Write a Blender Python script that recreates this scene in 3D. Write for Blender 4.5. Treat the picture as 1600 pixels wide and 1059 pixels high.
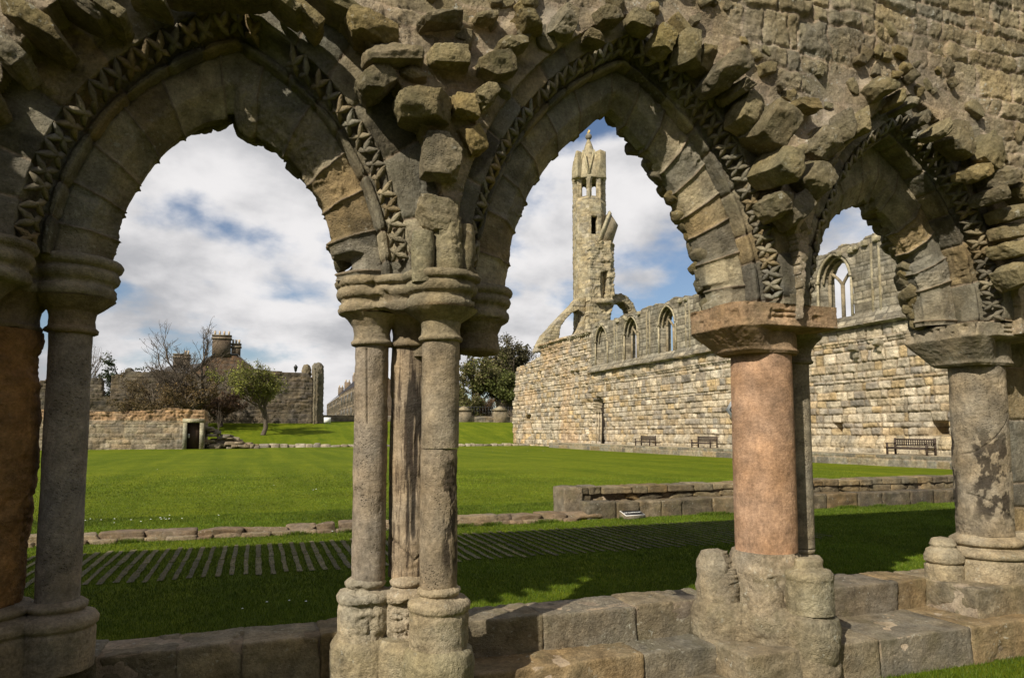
import bpy, math, random
import numpy as np
from mathutils import Vector
for o in list(bpy.data.objects): bpy.data.objects.remove(o)
SC = bpy.context.scene; COL = SC.collection
rad = math.radians
# ------------------------------------------------------------------ camera
EYE = (0.0, 0.0, 1.45); FPX = 1095.0; CX = 800.0; CY = 586.0
PIT = math.atan(.081); YAW = rad(20.1)
cam = bpy.data.cameras.new('camera'); camo = bpy.data.objects.new('camera', cam); COL.objects.link(camo)
camo.location = EYE; camo.rotation_euler = (math.pi/2 + PIT, 0, -YAW)
cam.sensor_width = 36; cam.lens = 36*FPX/1600; cam.shift_y = 56.5/1600
cam.clip_start = .05; cam.clip_end = 5000
SC.camera = camo
# ------------------------------------------------------------------ sun, sky, exposure
SUN_EL = rad(37); SUN_AZ = rad(54)      # light travels towards +X,+Y: azimuth of travel from +Y to +X
tr = Vector((math.sin(SUN_AZ)*math.cos(SUN_EL), math.cos(SUN_AZ)*math.cos(SUN_EL), -math.sin(SUN_EL)))
sl = bpy.data.lights.new('sun', 'SUN'); sl.energy = 4.8; sl.angle = rad(.55); sl.color = (1, .93, .80)
so = bpy.data.objects.new('sun', sl); COL.objects.link(so)
so.rotation_euler = tr.to_track_quat('-Z', 'Y').to_euler()
W = bpy.data.worlds.new('World'); SC.world = W; W.use_nodes = True
def world():
    nt = W.node_tree; N = nt.nodes; L = nt.links; N.clear()
    out = N.new('ShaderNodeOutputWorld'); bg = N.new('ShaderNodeBackground'); bg.inputs[1].default_value = .075
    sky = N.new('ShaderNodeTexSky'); sky.sky_type = 'NISHITA'; sky.sun_disc = False
    sky.sun_elevation = SUN_EL; sky.sun_rotation = math.pi + SUN_AZ
    sky.air_density = 1.0; sky.dust_density = .6; sky.ozone_density = 1.6
    geo = N.new('ShaderNodeTexCoord')
    sep = N.new('ShaderNodeSeparateXYZ'); L.new(geo.outputs['Generated'], sep.inputs[0])
    # project the direction on a cloud plane (soft towards the horizon)
    ad = N.new('ShaderNodeMath'); ad.operation = 'ADD'; ad.inputs[1].default_value = .42; L.new(sep.outputs[2], ad.inputs[0])
    mx = N.new('ShaderNodeMath'); mx.operation = 'MAXIMUM'; mx.inputs[1].default_value = .05; L.new(ad.outputs[0], mx.inputs[0])
    dx = N.new('ShaderNodeMath'); dx.operation = 'DIVIDE'; L.new(sep.outputs[0], dx.inputs[0]); L.new(mx.outputs[0], dx.inputs[1])
    dy = N.new('ShaderNodeMath'); dy.operation = 'DIVIDE'; L.new(sep.outputs[1], dy.inputs[0]); L.new(mx.outputs[0], dy.inputs[1])
    cmb = N.new('ShaderNodeCombineXYZ'); L.new(dx.outputs[0], cmb.inputs[0]); L.new(dy.outputs[0], cmb.inputs[1])
    cmb.inputs[2].default_value = CLOUD_SEED
    def noise(sc, det, rough, dist=0.):
        n = N.new('ShaderNodeTexNoise'); n.inputs['Scale'].default_value = sc; n.inputs['Detail'].default_value = det
        n.inputs['Roughness'].default_value = rough; n.inputs['Distortion'].default_value = dist
        L.new(cmb.outputs[0], n.inputs['Vector']); return n
    def ramp(src, a, b, ca=(0,0,0,1), cb=(1,1,1,1)):
        r = N.new('ShaderNodeValToRGB'); r.color_ramp.elements[0].position = a; r.color_ramp.elements[1].position = b
        r.color_ramp.elements[0].color = ca; r.color_ramp.elements[1].color = cb
        r.color_ramp.interpolation = 'EASE'
        L.new(src, r.inputs[0]); return r
    n1 = noise(1.9, 10, .52, .1); n2 = noise(3.2, 8, .55, .1)
    cover = ramp(n1.outputs[0], .43, .52)
    dens = ramp(n2.outputs[0], .33, .64, (4.9,4.95,5.2,1), (9.3,9.1,9.1,1))
    cd = N.new('ShaderNodeMixRGB'); cd.inputs[0].default_value = .93
    mix = N.new('ShaderNodeMixRGB'); L.new(cover.outputs[0], mix.inputs[0])
    blue = N.new('ShaderNodeMixRGB'); blue.blend_type = 'MULTIPLY'; blue.inputs[0].default_value = 1; blue.inputs[2].default_value = (.95,.95,1.0,1)
    L.new(sky.outputs[0], blue.inputs[1])
    L.new(blue.outputs[0], mix.inputs[1]); L.new(dens.outputs[0], mix.inputs[2])
    L.new(mix.outputs[0], bg.inputs[0]); L.new(bg.outputs[0], out.inputs[0])
CLOUD_SEED = 9.2
world()
SC.view_settings.view_transform = 'Standard'; SC.view_settings.look = 'None'
SC.view_settings.exposure = 0.32; SC.view_settings.gamma = 1
SC.render.engine = 'CYCLES'
# ------------------------------------------------------------------ pixel helpers (used to read sizes off the photo)
cf = (math.sin(YAW)*math.cos(PIT), math.cos(YAW)*math.cos(PIT), math.sin(PIT)); cr = (math.cos(YAW), -math.sin(YAW), 0)
cu = (-math.sin(YAW)*math.sin(PIT), -math.cos(YAW)*math.sin(PIT), math.cos(PIT))
def _ray(u, v):
    a = (u-CX)/FPX; b = (CY-v)/FPX
    return [cf[i]+a*cr[i]+b*cu[i] for i in range(3)]
def at(u, v, ax, val):
    r = _ray(u, v); t = (val-EYE[ax])/r[ax]
    return np.array([EYE[i]+t*r[i] for i in range(3)])
# ------------------------------------------------------------------ numpy noise
def _h(ix, iy, iz, seed):
    n = (ix.astype(np.uint32)*np.uint32(73856093)) ^ (iy.astype(np.uint32)*np.uint32(19349663)) ^ (iz.astype(np.uint32)*np.uint32(83492791)) ^ np.uint32((seed*2654435761) & 0xffffffff)
    n ^= n >> np.uint32(13); n = n*np.uint32(0x5bd1e995); n ^= n >> np.uint32(15); n = n*np.uint32(0x27d4eb2d); n ^= n >> np.uint32(14)
    return n.astype(np.float32)/np.float32(4294967295.0)
def vnoise(P, seed=0):
    P = np.asarray(P, np.float32); f = np.floor(P); i = f.astype(np.int64); w = P-f; w = w*w*w*(w*(w*6-15)+10)
    x, y, z = i[..., 0], i[..., 1], i[..., 2]; wx, wy, wz = w[..., 0], w[..., 1], w[..., 2]; r = 0
    for dx in (0, 1):
        for dy in (0, 1):
            for dz in (0, 1):
                r = r + _h(x+dx, y+dy, z+dz, seed)*(wx if dx else 1-wx)*(wy if dy else 1-wy)*(wz if dz else 1-wz)
    return r*2-1
def fbm(P, sc=1., octv=4, gain=.5, seed=0):
    P = np.asarray(P, np.float32)*sc; a = 1.; s = 0; t = 0
    for k in range(octv):
        s = s+a*vnoise(P*(2.03**k)+k*17.3, seed+k); t += a; a *= gain
    return s/t
def rid(P, sc=1., octv=4, gain=.55, seed=0):      # ridged
    P = np.asarray(P, np.float32)*sc; a = 1.; s = 0; t = 0
    for k in range(octv):
        s = s+a*(1-2*np.abs(vnoise(P*(2.07**k)+k*9.1, seed+k))); t += a; a *= gain
    return s/t
def hid(i, seed=0):
    i = np.asarray(i, np.int64); z = np.zeros_like(i); return _h(i, i*7+3, z+5, seed)
def ss(x, a, b):
    t = np.clip((x-a)/(b-a), 0, 1); return t*t*(3-2*t)
# ------------------------------------------------------------------ objects
def tag(o, label=None, cat=None, group=None, kind=None):
    if cat and not kind: kind = 'thing'
    if label: o['label'] = label
    if cat: o['category'] = cat
    if group: o['group'] = group
    if kind: o['kind'] = kind
    return o
def empty(name, loc, label, cat, group=None, rz=0, kind=None):
    o = bpy.data.objects.new(name, None); COL.objects.link(o); o.location = loc; o.rotation_euler = (0, 0, rz)
    o.empty_display_size = .2
    return tag(o, label, cat, group, kind)
def mesh(name, V, Q=None, T=None, mat=None, parent=None, tint=None, smooth=True, local=False, origin=None):
    """one mesh object; V world coordinates unless local"""
    V = np.asarray(V, np.float32).reshape(-1, 3)
    off = np.zeros(3)
    p = parent
    if not local:
        while p is not None: off = off+np.array(p.location); p = p.parent
    if origin is not None: off = np.array(origin, float)
    me = bpy.data.meshes.new(name)
    Vl = V-off.astype(np.float32)
    me.vertices.add(len(V)); me.vertices.foreach_set('co', Vl.ravel())
    Q = np.zeros((0, 4), np.int32) if Q is None else np.asarray(Q, np.int32).reshape(-1, 4)
    T = np.zeros((0, 3), np.int32) if T is None else np.asarray(T, np.int32).reshape(-1, 3)
    li = np.concatenate([Q.ravel(), T.ravel()]); tot = np.concatenate([np.full(len(Q), 4), np.full(len(T), 3)]).astype(np.int32)
    st = np.concatenate([[0], np.cumsum(tot)[:-1]]).astype(np.int32) if len(tot) else np.zeros(0, np.int32)
    me.loops.add(len(li)); me.loops.foreach_set('vertex_index', li.astype(np.int32))
    me.polygons.add(len(tot)); me.polygons.foreach_set('loop_start', st); me.polygons.foreach_set('loop_total', tot)
    if smooth: me.polygons.foreach_set('use_smooth', np.ones(len(tot), bool))
    if tint is not None:
        tint = np.asarray(tint, np.float32)
        if tint.ndim == 1: tint = np.tile(tint, (len(V), 1))
        tint = tint.reshape(-1, 3)
        a = me.attributes.new('tint', 'FLOAT_COLOR', 'POINT')
        a.data.foreach_set('color', np.concatenate([tint, np.ones((len(V), 1), np.float32)], 1).ravel())
    me.update(calc_edges=True); me.validate()
    o = bpy.data.objects.new(name, me); COL.objects.link(o)
    if mat: me.materials.append(mat)
    if parent: o.parent = parent
    if origin is not None: o.location = origin
    return o
class Buf:
    def __init__(s): s.V = []; s.Q = []; s.T = []; s.C = []; s.n = 0
    def add(s, V, Q=None, T=None, c=(.3, .3, .3)):
        V = np.asarray(V, float).reshape(-1, 3); s.V.append(V)
        if Q is not None and len(Q): s.Q.append(np.asarray(Q).reshape(-1, 4)+s.n)
        if T is not None and len(T): s.T.append(np.asarray(T).reshape(-1, 3)+s.n)
        c = np.asarray(c, float)
        s.C.append(np.tile(c, (len(V), 1)) if c.ndim == 1 else c.reshape(-1, 3)); s.n += len(V)
    def box(s, lo, hi, c=(.3, .3, .3), ax=None, org=None):
        lo = np.array(lo, float); hi = np.array(hi, float)
        V = np.array([[x, y, z] for z in (lo[2], hi[2]) for y in (lo[1], hi[1]) for x in (lo[0], hi[0])])
        if ax is not None: V = V@np.array(ax)
        if org is not None: V = V+np.array(org)
        s.add(V, [[0, 2, 3, 1], [4, 5, 7, 6], [0, 1, 5, 4], [2, 6, 7, 3], [0, 4, 6, 2], [1, 3, 7, 5]], c=c)
    def tube(s, pts, rs, n=8, c=(.3, .3, .3), cap=True):
        pts = np.array(pts, float); k = len(pts); rs = np.broadcast_to(rs, (k,)); V = []
        t = np.gradient(pts, axis=0); t /= np.linalg.norm(t, axis=1)[:, None]+1e-9
        up = np.array([0, 0, 1.]) if abs(t[0][2]) < .9 else np.array([1., 0, 0])
        for i in range(k):
            a = np.cross(t[i], up); a /= np.linalg.norm(a)+1e-9; b = np.cross(t[i], a)
            th = np.arange(n)*2*math.pi/n
            V.append(pts[i]+rs[i]*(np.cos(th)[:, None]*a+np.sin(th)[:, None]*b))
        Q = [[i*n+j, i*n+(j+1) % n, (i+1)*n+(j+1) % n, (i+1)*n+j] for i in range(k-1) for j in range(n)]
        V = np.concatenate(V); T = []
        if cap:
            V = np.concatenate([V, pts[:1], pts[-1:]])
            T = [[k*n, (j+1) % n, j] for j in range(n)]+[[k*n+1, (k-1)*n+j, (k-1)*n+(j+1) % n] for j in range(n)]
        s.add(V, Q, T, c)
    def grid(s, P, c, wrap=False, mask=None):
        nu, nv = P.shape[:2]; s.add(P.reshape(-1, 3), gridq(nu, nv, wrap, mask), c=c)
    def build(s, name, mat, parent=None, smooth=True, **k):
        return mesh(name, np.concatenate(s.V), np.concatenate(s.Q) if s.Q else None, np.concatenate(s.T) if s.T else None, mat, parent, np.concatenate(s.C), smooth, **k)
def gridq(nu, nv, wrap=False, mask=None):
    I = np.arange(nu*nv).reshape(nu, nv)
    J = np.concatenate([I, I[:1]], 0) if wrap else I
    Q = np.stack([J[:-1, :-1], J[1:, :-1], J[1:, 1:], J[:-1, 1:]], -1)
    if mask is not None:
        m = np.asarray(mask)
        k = m[:-1, :-1] & m[1:, :-1] & m[1:, 1:] & m[:-1, 1:]; Q = Q[k]
    return Q.reshape(-1, 4)
def gnorm(P, wrap=False):
    if wrap:
        du = np.roll(P, -1, 0)-np.roll(P, 1, 0)
    else: du = np.gradient(P, axis=0)
    dv = np.gradient(P, axis=1); n = np.cross(du, dv); return n/(np.linalg.norm(n, axis=-1, keepdims=True)+1e-12)
def compact(V, Q, C):
    used = np.unique(Q); m = -np.ones(len(V), np.int64); m[used] = np.arange(len(used))
    return V[used], m[Q], C[used]
# ------------------------------------------------------------------ materials
def node_mat(name):
    m = bpy.data.materials.new(name); m.use_nodes = True; nt = m.node_tree; nt.nodes.clear()
    return m, nt.nodes, nt.links
def stone_mat(name, k=1., lichen=.35, grime=.5, moss=.25, bump=1., rough=.9, pits=.5, streak=0., sat=1., brown=.0):
    """weathered stone; the albedo comes from each stone's own 'tint'; k scales the pattern (1 = near)"""
    m, N, L = node_mat(name)
    out = N.new('ShaderNodeOutputMaterial'); b = N.new('ShaderNodeBsdfPrincipled'); L.new(b.outputs[0], out.inputs[0])
    b.inputs['Roughness'].default_value = rough; b.inputs['Specular IOR Level'].default_value = .18
    at_ = N.new('ShaderNodeAttribute'); at_.attribute_name = 'tint'; tc = N.new('ShaderNodeTexCoord')
    def noise(sc, det=6, ro=.6, src=None):
        n = N.new('ShaderNodeTexNoise'); n.inputs['Scale'].default_value = sc*k; n.inputs['Detail'].default_value = det
        n.inputs['Roughness'].default_value = ro; L.new(src or tc.outputs['Object'], n.inputs['Vector']); return n
    def mr(src, a, b_, c, d, clamp=True):
        r = N.new('ShaderNodeMapRange'); r.clamp = clamp
        for i, v in enumerate((a, b_, c, d)): r.inputs[i+1].default_value = v
        L.new(src, r.inputs[0]); return r
    def mixc(fac, c1, c2, mode='MIX'):
        x = N.new('ShaderNodeMixRGB'); x.blend_type = mode
        if hasattr(fac, 'links'): L.new(fac, x.inputs[0])
        else: x.inputs[0].default_value = fac
        for i, c in ((1, c1), (2, c2)):
            if hasattr(c, 'links'): L.new(c, x.inputs[i])
            else: x.inputs[i].default_value = c
        return x
    def mul(a, b_):
        x = N.new('ShaderNodeMath'); x.operation = 'MULTIPLY'
        for i, c in ((0, a), (1, b_)):
            if hasattr(c, 'links'): L.new(c, x.inputs[i])
            else: x.inputs[i].default_value = c
        return x
    n1 = noise(7, 12, .68); v1 = mr(n1.outputs[0], .3, .7, .50, 1.50)
    n2 = noise(55, 8, .75); v2 = mr(n2.outputs[0], .3, .7, .62, 1.38)
    vv = mul(v1.outputs[0], v2.outputs[0])
    c = mixc(1., at_.outputs['Color'], vv.outputs[0], 'MULTIPLY')
    # warm / cool drift
    n3 = noise(2.3, 5, .6); d = mr(n3.outputs[0], .35, .65, 0, 1)
    dr = mixc(d.outputs[0], (1.08, 1.0, .86, 1), (.92, .98, 1.06, 1)); c = mixc(.8*sat, c.outputs[0], dr.outputs[0], 'MULTIPLY')
    # moss / algae (greenish)
    n4 = noise(4.1, 9, .7); mo = mr(n4.outputs[0], .50, .66, 0, moss)
    c = mixc(mo.outputs[0], c.outputs[0], (.125, .112, .05, 1))
    # dark grime
    n5 = noise(3.2, 11, .72); g = mr(n5.outputs[0], .50, .64, 0, grime)
    gm = noise(28, 6, .7); g2 = mr(gm.outputs[0], .4, .6, .35, 1); gg = mul(g.outputs[0], g2.outputs[0])
    c = mixc(gg.outputs[0], c.outputs[0], (.045, .038, .028, 1))
    if streak:
        mp = N.new('ShaderNodeMapping'); mp.inputs['Scale'].default_value = (1, 1, .08); L.new(tc.outputs['Object'], mp.inputs[0])
        ns = noise(38, 7, .7, mp.outputs[0]); s_ = mr(ns.outputs[0], .5, .62, 0, streak)
        c = mixc(s_.outputs[0], c.outputs[0], (.05, .035, .025, 1))
    # pale lichen spots
    n6 = noise(30, 5, .6); n7 = noise(3.7, 4, .5)
    a = mr(n6.outputs[0], .60, .66, 0, 1); e = mr(n7.outputs[0], .48, .62, 0, lichen); li = mul(a.outputs[0], e.outputs[0])
    c = mixc(li.outputs[0], c.outputs[0], (.46, .45, .38, 1))
    L.new(c.outputs[0], b.inputs['Base Color'])
    # bump
    nb = noise(95, 6, .72); nb2 = noise(24, 10, .7)
    vor = N.new('ShaderNodeTexVoronoi'); vor.inputs['Scale'].default_value = 70*k; L.new(tc.outputs['Object'], vor.inputs['Vector'])
    pm = mr(vor.outputs['Distance'], 0, .35, -1, 0); pmask = mr(n5.outputs[0], .50, .58, 0, pits); pp = mul(pm.outputs[0], pmask.outputs[0])
    s1 = mul(nb.outputs[0], .55); s2 = mul(nb2.outputs[0], 1.3)
    ad = N.new('ShaderNodeMath'); L.new(s1.outputs[0], ad.inputs[0]); L.new(s2.outputs[0], ad.inputs[1])
    ad2 = N.new('ShaderNodeMath'); L.new(ad.outputs[0], ad2.inputs[0]); L.new(pp.outputs[0], ad2.inputs[1])
    bp = N.new('ShaderNodeBump'); bp.inputs['Strength'].default_value = .9; bp.inputs['Distance'].default_value = .018*bump/k
    L.new(ad2.outputs[0], bp.inputs['Height']); L.new(bp.outputs[0], b.inputs['Normal'])
    return m
M = {}
M['stone'] = stone_mat('weathered_sandstone', 1., .35, .45, .25, 1.)
M['rubble'] = stone_mat('rubble_stone', 1., .45, .35, .55, 1.4)
M['wall'] = stone_mat('lichened_masonry', 1., .9, .25, .35, 1.3)
M['dark'] = stone_mat('dark_sandstone', 1., .05, .55, .15, .9)  # sandstone with heavier dark mottling
M['shaft'] = stone_mat('shaft_sandstone', 1., .1, .5, .05, .75, pits=1.3, streak=.0)
M['shaft_stain'] = stone_mat('stained_shaft_sandstone', 1., .1, .3, .0, .6, streak=.9)
M['pink'] = stone_mat('red_sandstone', 1., .03, .06, .0, .45, pits=.2)
M['plinth'] = stone_mat('plinth_sandstone', 1., .55, .35, .35, 1.1)
# ------------------------------------------------------------------ shape generators
def cubegrid(n):
    t = np.linspace(-1, 1, n+1); A, B = np.meshgrid(t, t, indexing='ij'); o = np.ones_like(A); Ps = []; Qs = []; k = 0
    for (x, y, z) in ((A, B, o), (B, A, -o), (o, A, B), (-o, B, A), (B, o, A), (A, -o, B)):
        Ps.append(np.stack([x, y, z], -1).reshape(-1, 3)); Qs.append(gridq(n+1, n+1)+k); k += (n+1)**2
    P = np.concatenate(Ps); Q = np.concatenate(Qs)
    key = np.round(P*10000).astype(np.int64); _, idx, inv = np.unique(key, axis=0, return_index=True, return_inverse=True)
    return P[idx], inv.reshape(-1)[Q]
_cg = {}
def rock(size, seed, n=20, rnd=.35, cuts=7, rough=.1, rot=(0, 0, 0), ctr=(0, 0, 0), fine=.012, strata=0.):
    """irregular broken stone: rounded box, planar breaks, layered noise"""
    if n not in _cg: _cg[n] = cubegrid(n)
    P0, Q = _cg[n]; rs = np.random.RandomState(seed)
    r = np.linalg.norm(P0, axis=1, keepdims=True); P = P0*(1-rnd)+P0/r*1.25*rnd
    for k in range(cuts):
        d = rs.normal(size=3); d /= np.linalg.norm(d); h = np.abs(d).sum()*rs.uniform(.52, .85)
        e = np.maximum(0, P@d-h); P = P-e[:, None]*d*.95
    sz = np.array(size, float)/2; P = P*sz; s = sz.mean()
    nn = P/(np.linalg.norm(P, axis=1, keepdims=True)+1e-9); off = rs.uniform(-50, 50, 3)
    h = fbm(P/s+off, 1.1, 3, .5, seed)*rough*s*1.6+rid(P/s+off, 2.6, 4, .55, seed+5)*rough*s*.35+fbm(P+off, 30, 3, .55, seed+9)*fine
    if strata: h = h+strata*fbm(np.stack([P[:, 0]*3, P[:, 1]*3, P[:, 2]*55], 1)+off, 1, 3, .6, seed+3)
    P = P+nn*h[:, None]
    a, b, c = rot; Rx = np.array([[1, 0, 0], [0, math.cos(a), -math.sin(a)], [0, math.sin(a), math.cos(a)]])
    Ry = np.array([[math.cos(b), 0, math.sin(b)], [0, 1, 0], [-math.sin(b), 0, math.cos(b)]])
    Rz = np.array([[math.cos(c), -math.sin(c), 0], [math.sin(c), math.cos(c), 0], [0, 0, 1]])
    return P@(Rz@Ry@Rx).T+np.array(ctr), Q
PAL_ARC = np.array([(.255, .205, .14), (.23, .19, .135), (.29, .235, .16), (.205, .175, .135), (.26, .19, .11), (.165, .14, .11), (.225, .195, .15)])
PAL_RUB = np.array([(.215, .17, .095), (.19, .15, .09), (.235, .185, .105), (.17, .135, .085), (.205, .165, .11), (.23, .17, .08)])
PAL_TOP = np.array([(.27, .215, .14), (.245, .20, .135), (.295, .235, .15), (.235, .185, .115), (.27, .205, .12), (.215, .18, .13)])
_tone = np.array([.955, 1.0, .985]); PAL_ARC = PAL_ARC*_tone; PAL_RUB = PAL_RUB*_tone; PAL_TOP = PAL_TOP*_tone
MORTAR = np.array((.31, .245, .175))
def pal(ids, P, seed=0, amp=.25):
    ids = np.asarray(ids, np.int64); c = P[(hid(ids, seed)*len(P)).astype(int) % len(P)]
    return c*(1-amp/2+amp*hid(ids, seed+11))[..., None]
def masonry(a, b, row_h, st_l, seed, wob=.02, wsc=1.5, split=.0):
    """coursed rubble: returns stone id, distance to the nearest joint"""
    rs = np.random.RandomState(seed); P3 = np.stack([a, b, np.zeros_like(a)], -1)
    b2 = b+wob*fbm(P3, wsc, 3, .5, seed)+wob*.35*fbm(P3, wsc*5, 2, .5, seed+7); a2 = a+wob*1.1*fbm(P3, wsc*3, 3, .5, seed+3)
    lo, hi = b2.min()-row_h, b2.max()+row_h; rows = [lo]
    while rows[-1] < hi: rows.append(rows[-1]+row_h*rs.choice([.55, .8, 1., 1.25, 1.6])*rs.uniform(.9, 1.1))
    rows = np.array(rows); r = np.searchsorted(rows, b2)-1; dv = np.minimum(b2-rows[r], rows[np.minimum(r+1, len(rows)-1)]-b2)
    rid_ = np.zeros(a.shape, np.int64); du = np.zeros(a.shape); alo, ahi = a2.min()-st_l, a2.max()+st_l; cen = np.zeros(a.shape+(2,))
    for k in range(len(rows)-1):
        m = r == k
        if not m.any(): continue
        e = [alo-rs.uniform(0, st_l)]
        while e[-1] < ahi: e.append(e[-1]+st_l*rs.choice([.45, .7, .9, 1.1, 1.4, 1.8])*rs.uniform(.85, 1.15))
        e = np.array(e); x = a2[m]; j = np.searchsorted(e, x)-1; rid_[m] = k*1000+j
        du[m] = np.minimum(x-e[j], e[j+1]-x); cen[m] = np.stack([x-(e[j]+e[j+1])/2, b2[m]-(rows[k]+rows[k+1])/2], -1)
    # rounded corners
    ed = np.minimum(du, dv); rr = row_h*.18; q = np.hypot(np.maximum(0, rr-du), np.maximum(0, rr-dv)); ed = np.where((du < rr) & (dv < rr), rr-q, ed)
    return rid_+seed*7919, ed, cen
# ================================================================== THE ARCADE
# two-centred arches: centre x, centre offset, radius of the moulding line, springing height, plane of the inner order
ARCH = [dict(do=.13, x=-.15, c=.55, R=1.385, z=2.30, yi=4.03, yb=4.28),
        dict(x=2.24, c=.74, R=1.77, z=2.30, yi=4.05, yb=4.26),
        dict(x=4.56, c=.78, R=1.65, z=2.30, yi=4.12, yb=4.34)]
def arch_curve(A, s, d):
    """s in [-1,1] along the arch (left spring to right spring), d outward from the moulding line; arrays -> x, z"""
    R = A['R']+d; c = A['c']; tha = np.arccos(np.clip(c/R, -1, 1))          # angle at the apex
    u = 1-np.abs(s); lo = .025/R; th = lo+(tha-lo)*u
    x = -c+R*np.cos(th); z = R*np.sin(th)
    # the right limb is x>0 with centre at -c
    return A['x']+np.where(s < 0, -x, x), A['z']+z
def arch_dist(A, X, Z):
    """signed distance outward from the moulding line (inside negative)"""
    dx = np.abs(X-A['x'])+A['c']; dz = np.maximum(Z-A['z'], 0); r = np.hypot(dx, dz)
    return r-A['R']
def densify(prof, step):
    out = [prof[0]]
    for p, q in zip(prof[:-1], prof[1:]):
        n = max(1, int(math.hypot(q[0]-p[0], q[1]-p[1])/step))
        for k in range(1, n+1): out.append((p[0]+(q[0]-p[0])*k/n, p[1]+(q[1]-p[1])*k/n))
    return np.array(out)
def sweep(A, prof, seed, name, mat, parent, bite=None, vous=.24, res=.0065, groove=.007, amp=.008, palt=PAL_ARC, ragged=0., srange=(-1, 1), pstep=None, wear=1., mul=1.):
    pr = densify(prof, pstep or res); d, Y = pr[:, 0], pr[:, 1]
    Lg = 2*A['R']*math.acos(A['c']/A['R']); ns = int(Lg*abs(srange[1]-srange[0])/2/res)
    s = np.linspace(srange[0], srange[1], ns); S, D = np.meshgrid(s, d, indexing='ij'); _, YY = np.meshgrid(s, Y, indexing='ij')
    if bite is not None: D = D*(1-bite(S)*(D < 0))
    X, Z = arch_curve(A, S, D); P = np.stack([X, YY, Z], -1)
    rs = np.random.RandomState(seed); al = (s+1)/2*Lg; e = [-.1]
    while e[-1] < Lg+.1: e.append(e[-1]+vous*rs.uniform(.7, 1.35))
    e = np.array(e); j = np.searchsorted(e, al)-1; dj = np.minimum(al-e[j], e[j+1]-al)
    wv = al[:, None]+.012*fbm(P, 3, 2, .5, seed); J = np.clip(np.searchsorted(e, wv.ravel()).reshape(wv.shape)-1, 0, len(e)-2); DJ = np.minimum(wv-e[J], e[J+1]-wv)
    n = gnorm(P)
    # make the normal face the viewer / the opening
    sg = np.sign(np.mean(n[..., 1]*-1)) or 1
    n = n*sg
    h = (hid(J, seed)-.5)*.005-groove*(1-ss(DJ, .001, .012))-.006*(1-ss(DJ, .006, .035))
    h = h+fbm(P, 5, 4, .55, seed+1)*amp+rid(P, 16, 4, .6, seed+2)*amp*.45*wear
    er = ss(fbm(P, 3.2, 3, .5, seed+8), .12, .5); h = h-er*.022*wear*(.6+.6*rid(P, 22, 3, .6, seed+4))
    P2 = P+n*h[..., None]
    C = pal(J, palt, seed, .5)*mul; dk = ss(fbm(P, 2.6, 3, .5, seed+61), .18, .3)*(hid(J, seed+5) > .45); C = C*(1-.5*dk[..., None]); C = np.where((DJ < .007)[..., None], MORTAR*.7, C)
    m = None
    if ragged:
        rg = fbm(P, 4.5, 3, .55, seed+21); m = ~((D < -.15) & (rg > ragged))
    b = Buf(); b.grid(P2, C, mask=m); return b.build(name, mat, parent), P
def dogtooth(A, seed, name, mat, parent, gaps=None):
    b = Buf(); rs = np.random.RandomState(seed); Lg = 2*(A['R']+.05)*math.acos(A['c']/A['R']); n = int(Lg/.084)
    for k in range(n):
        s = -1+2*(k+.5)/n
        if abs(s) > .985: continue
        s0, s1 = s-.96/n, s+.96/n
        if gaps and float(vnoise(np.array([s*7.3, .5, 3.1]), 12)) > gaps: continue
        worn = rs.uniform(0, 1); hgt = .034*(1-.65*(worn > .85)); f = lambda s_, d_: np.array(arch_curve(A, np.array(s_), np.array(d_)))
        def pt(ss_, t, lift):       # t 0 outer .. 1 inner along the chamfer
            d_ = .094-.075*t; y = 3.795+.125*t; x, z = f(ss_, d_)
            nx, nz = f(ss_, d_-.01)-f(ss_, d_); v = np.array([nx, 0, nz])/.01*.83+np.array([0, -.55, 0])
            return np.array([x, y, z])+v*lift
        ap = pt(s+rs.uniform(-.1, .1)/n, .5, hgt)
        col = PAL_ARC[rs.randint(len(PAL_ARC))]*rs.uniform(.8, 1.1)
        for (sa, ta) in ((s0, .02), (s1, .02), (s0, .98), (s1, .98)):
            if rs.rand() < .07: continue
            c0 = pt(sa, ta, -.004)+rs.normal(0, .002, 3); ax = ap-c0; l = np.linalg.norm(ax); ax /= l
            nrm = pt(s, .5, 1)-pt(s, .5, 0); side = np.cross(ax, nrm); side /= np.linalg.norm(side); upv = np.cross(side, ax)
            V = []; st = [0, .3, .6, .85, 1.06]; wd = [.004, .015, .021, .015, .006]
            for q, w in zip(st, wd):
                o = c0+ax*l*q+rs.normal(0, .0012, 3)
                V += [o-side*w-upv*.006, o+upv*(.003+w*.25), o+side*w-upv*.006, o-upv*.02]
            Q = [[i*4+j, i*4+(j+1) % 4, i*4+4+(j+1) % 4, i*4+4+j] for i in range(4) for j in range(4)]+[[16, 17, 18, 19], [3, 2, 1, 0]]
            b.add(V, Q, c=col)
    return b.build(name, mat, parent, smooth=False)

arc = empty('ruined_arcade', (2.2, 4.2, 2.27), 'sandstone arcade wall with three pointed arches and broken rubble above, overhead in the foreground', 'wall')
def fill_spandrel_mask(X, Z, off):
    m = np.ones_like(X, bool)
    for A in ARCH: m &= ~(arch_dist(A, X, Z) < off+(A.get('do', 0) if off > .15 else 0))
    return m
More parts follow.
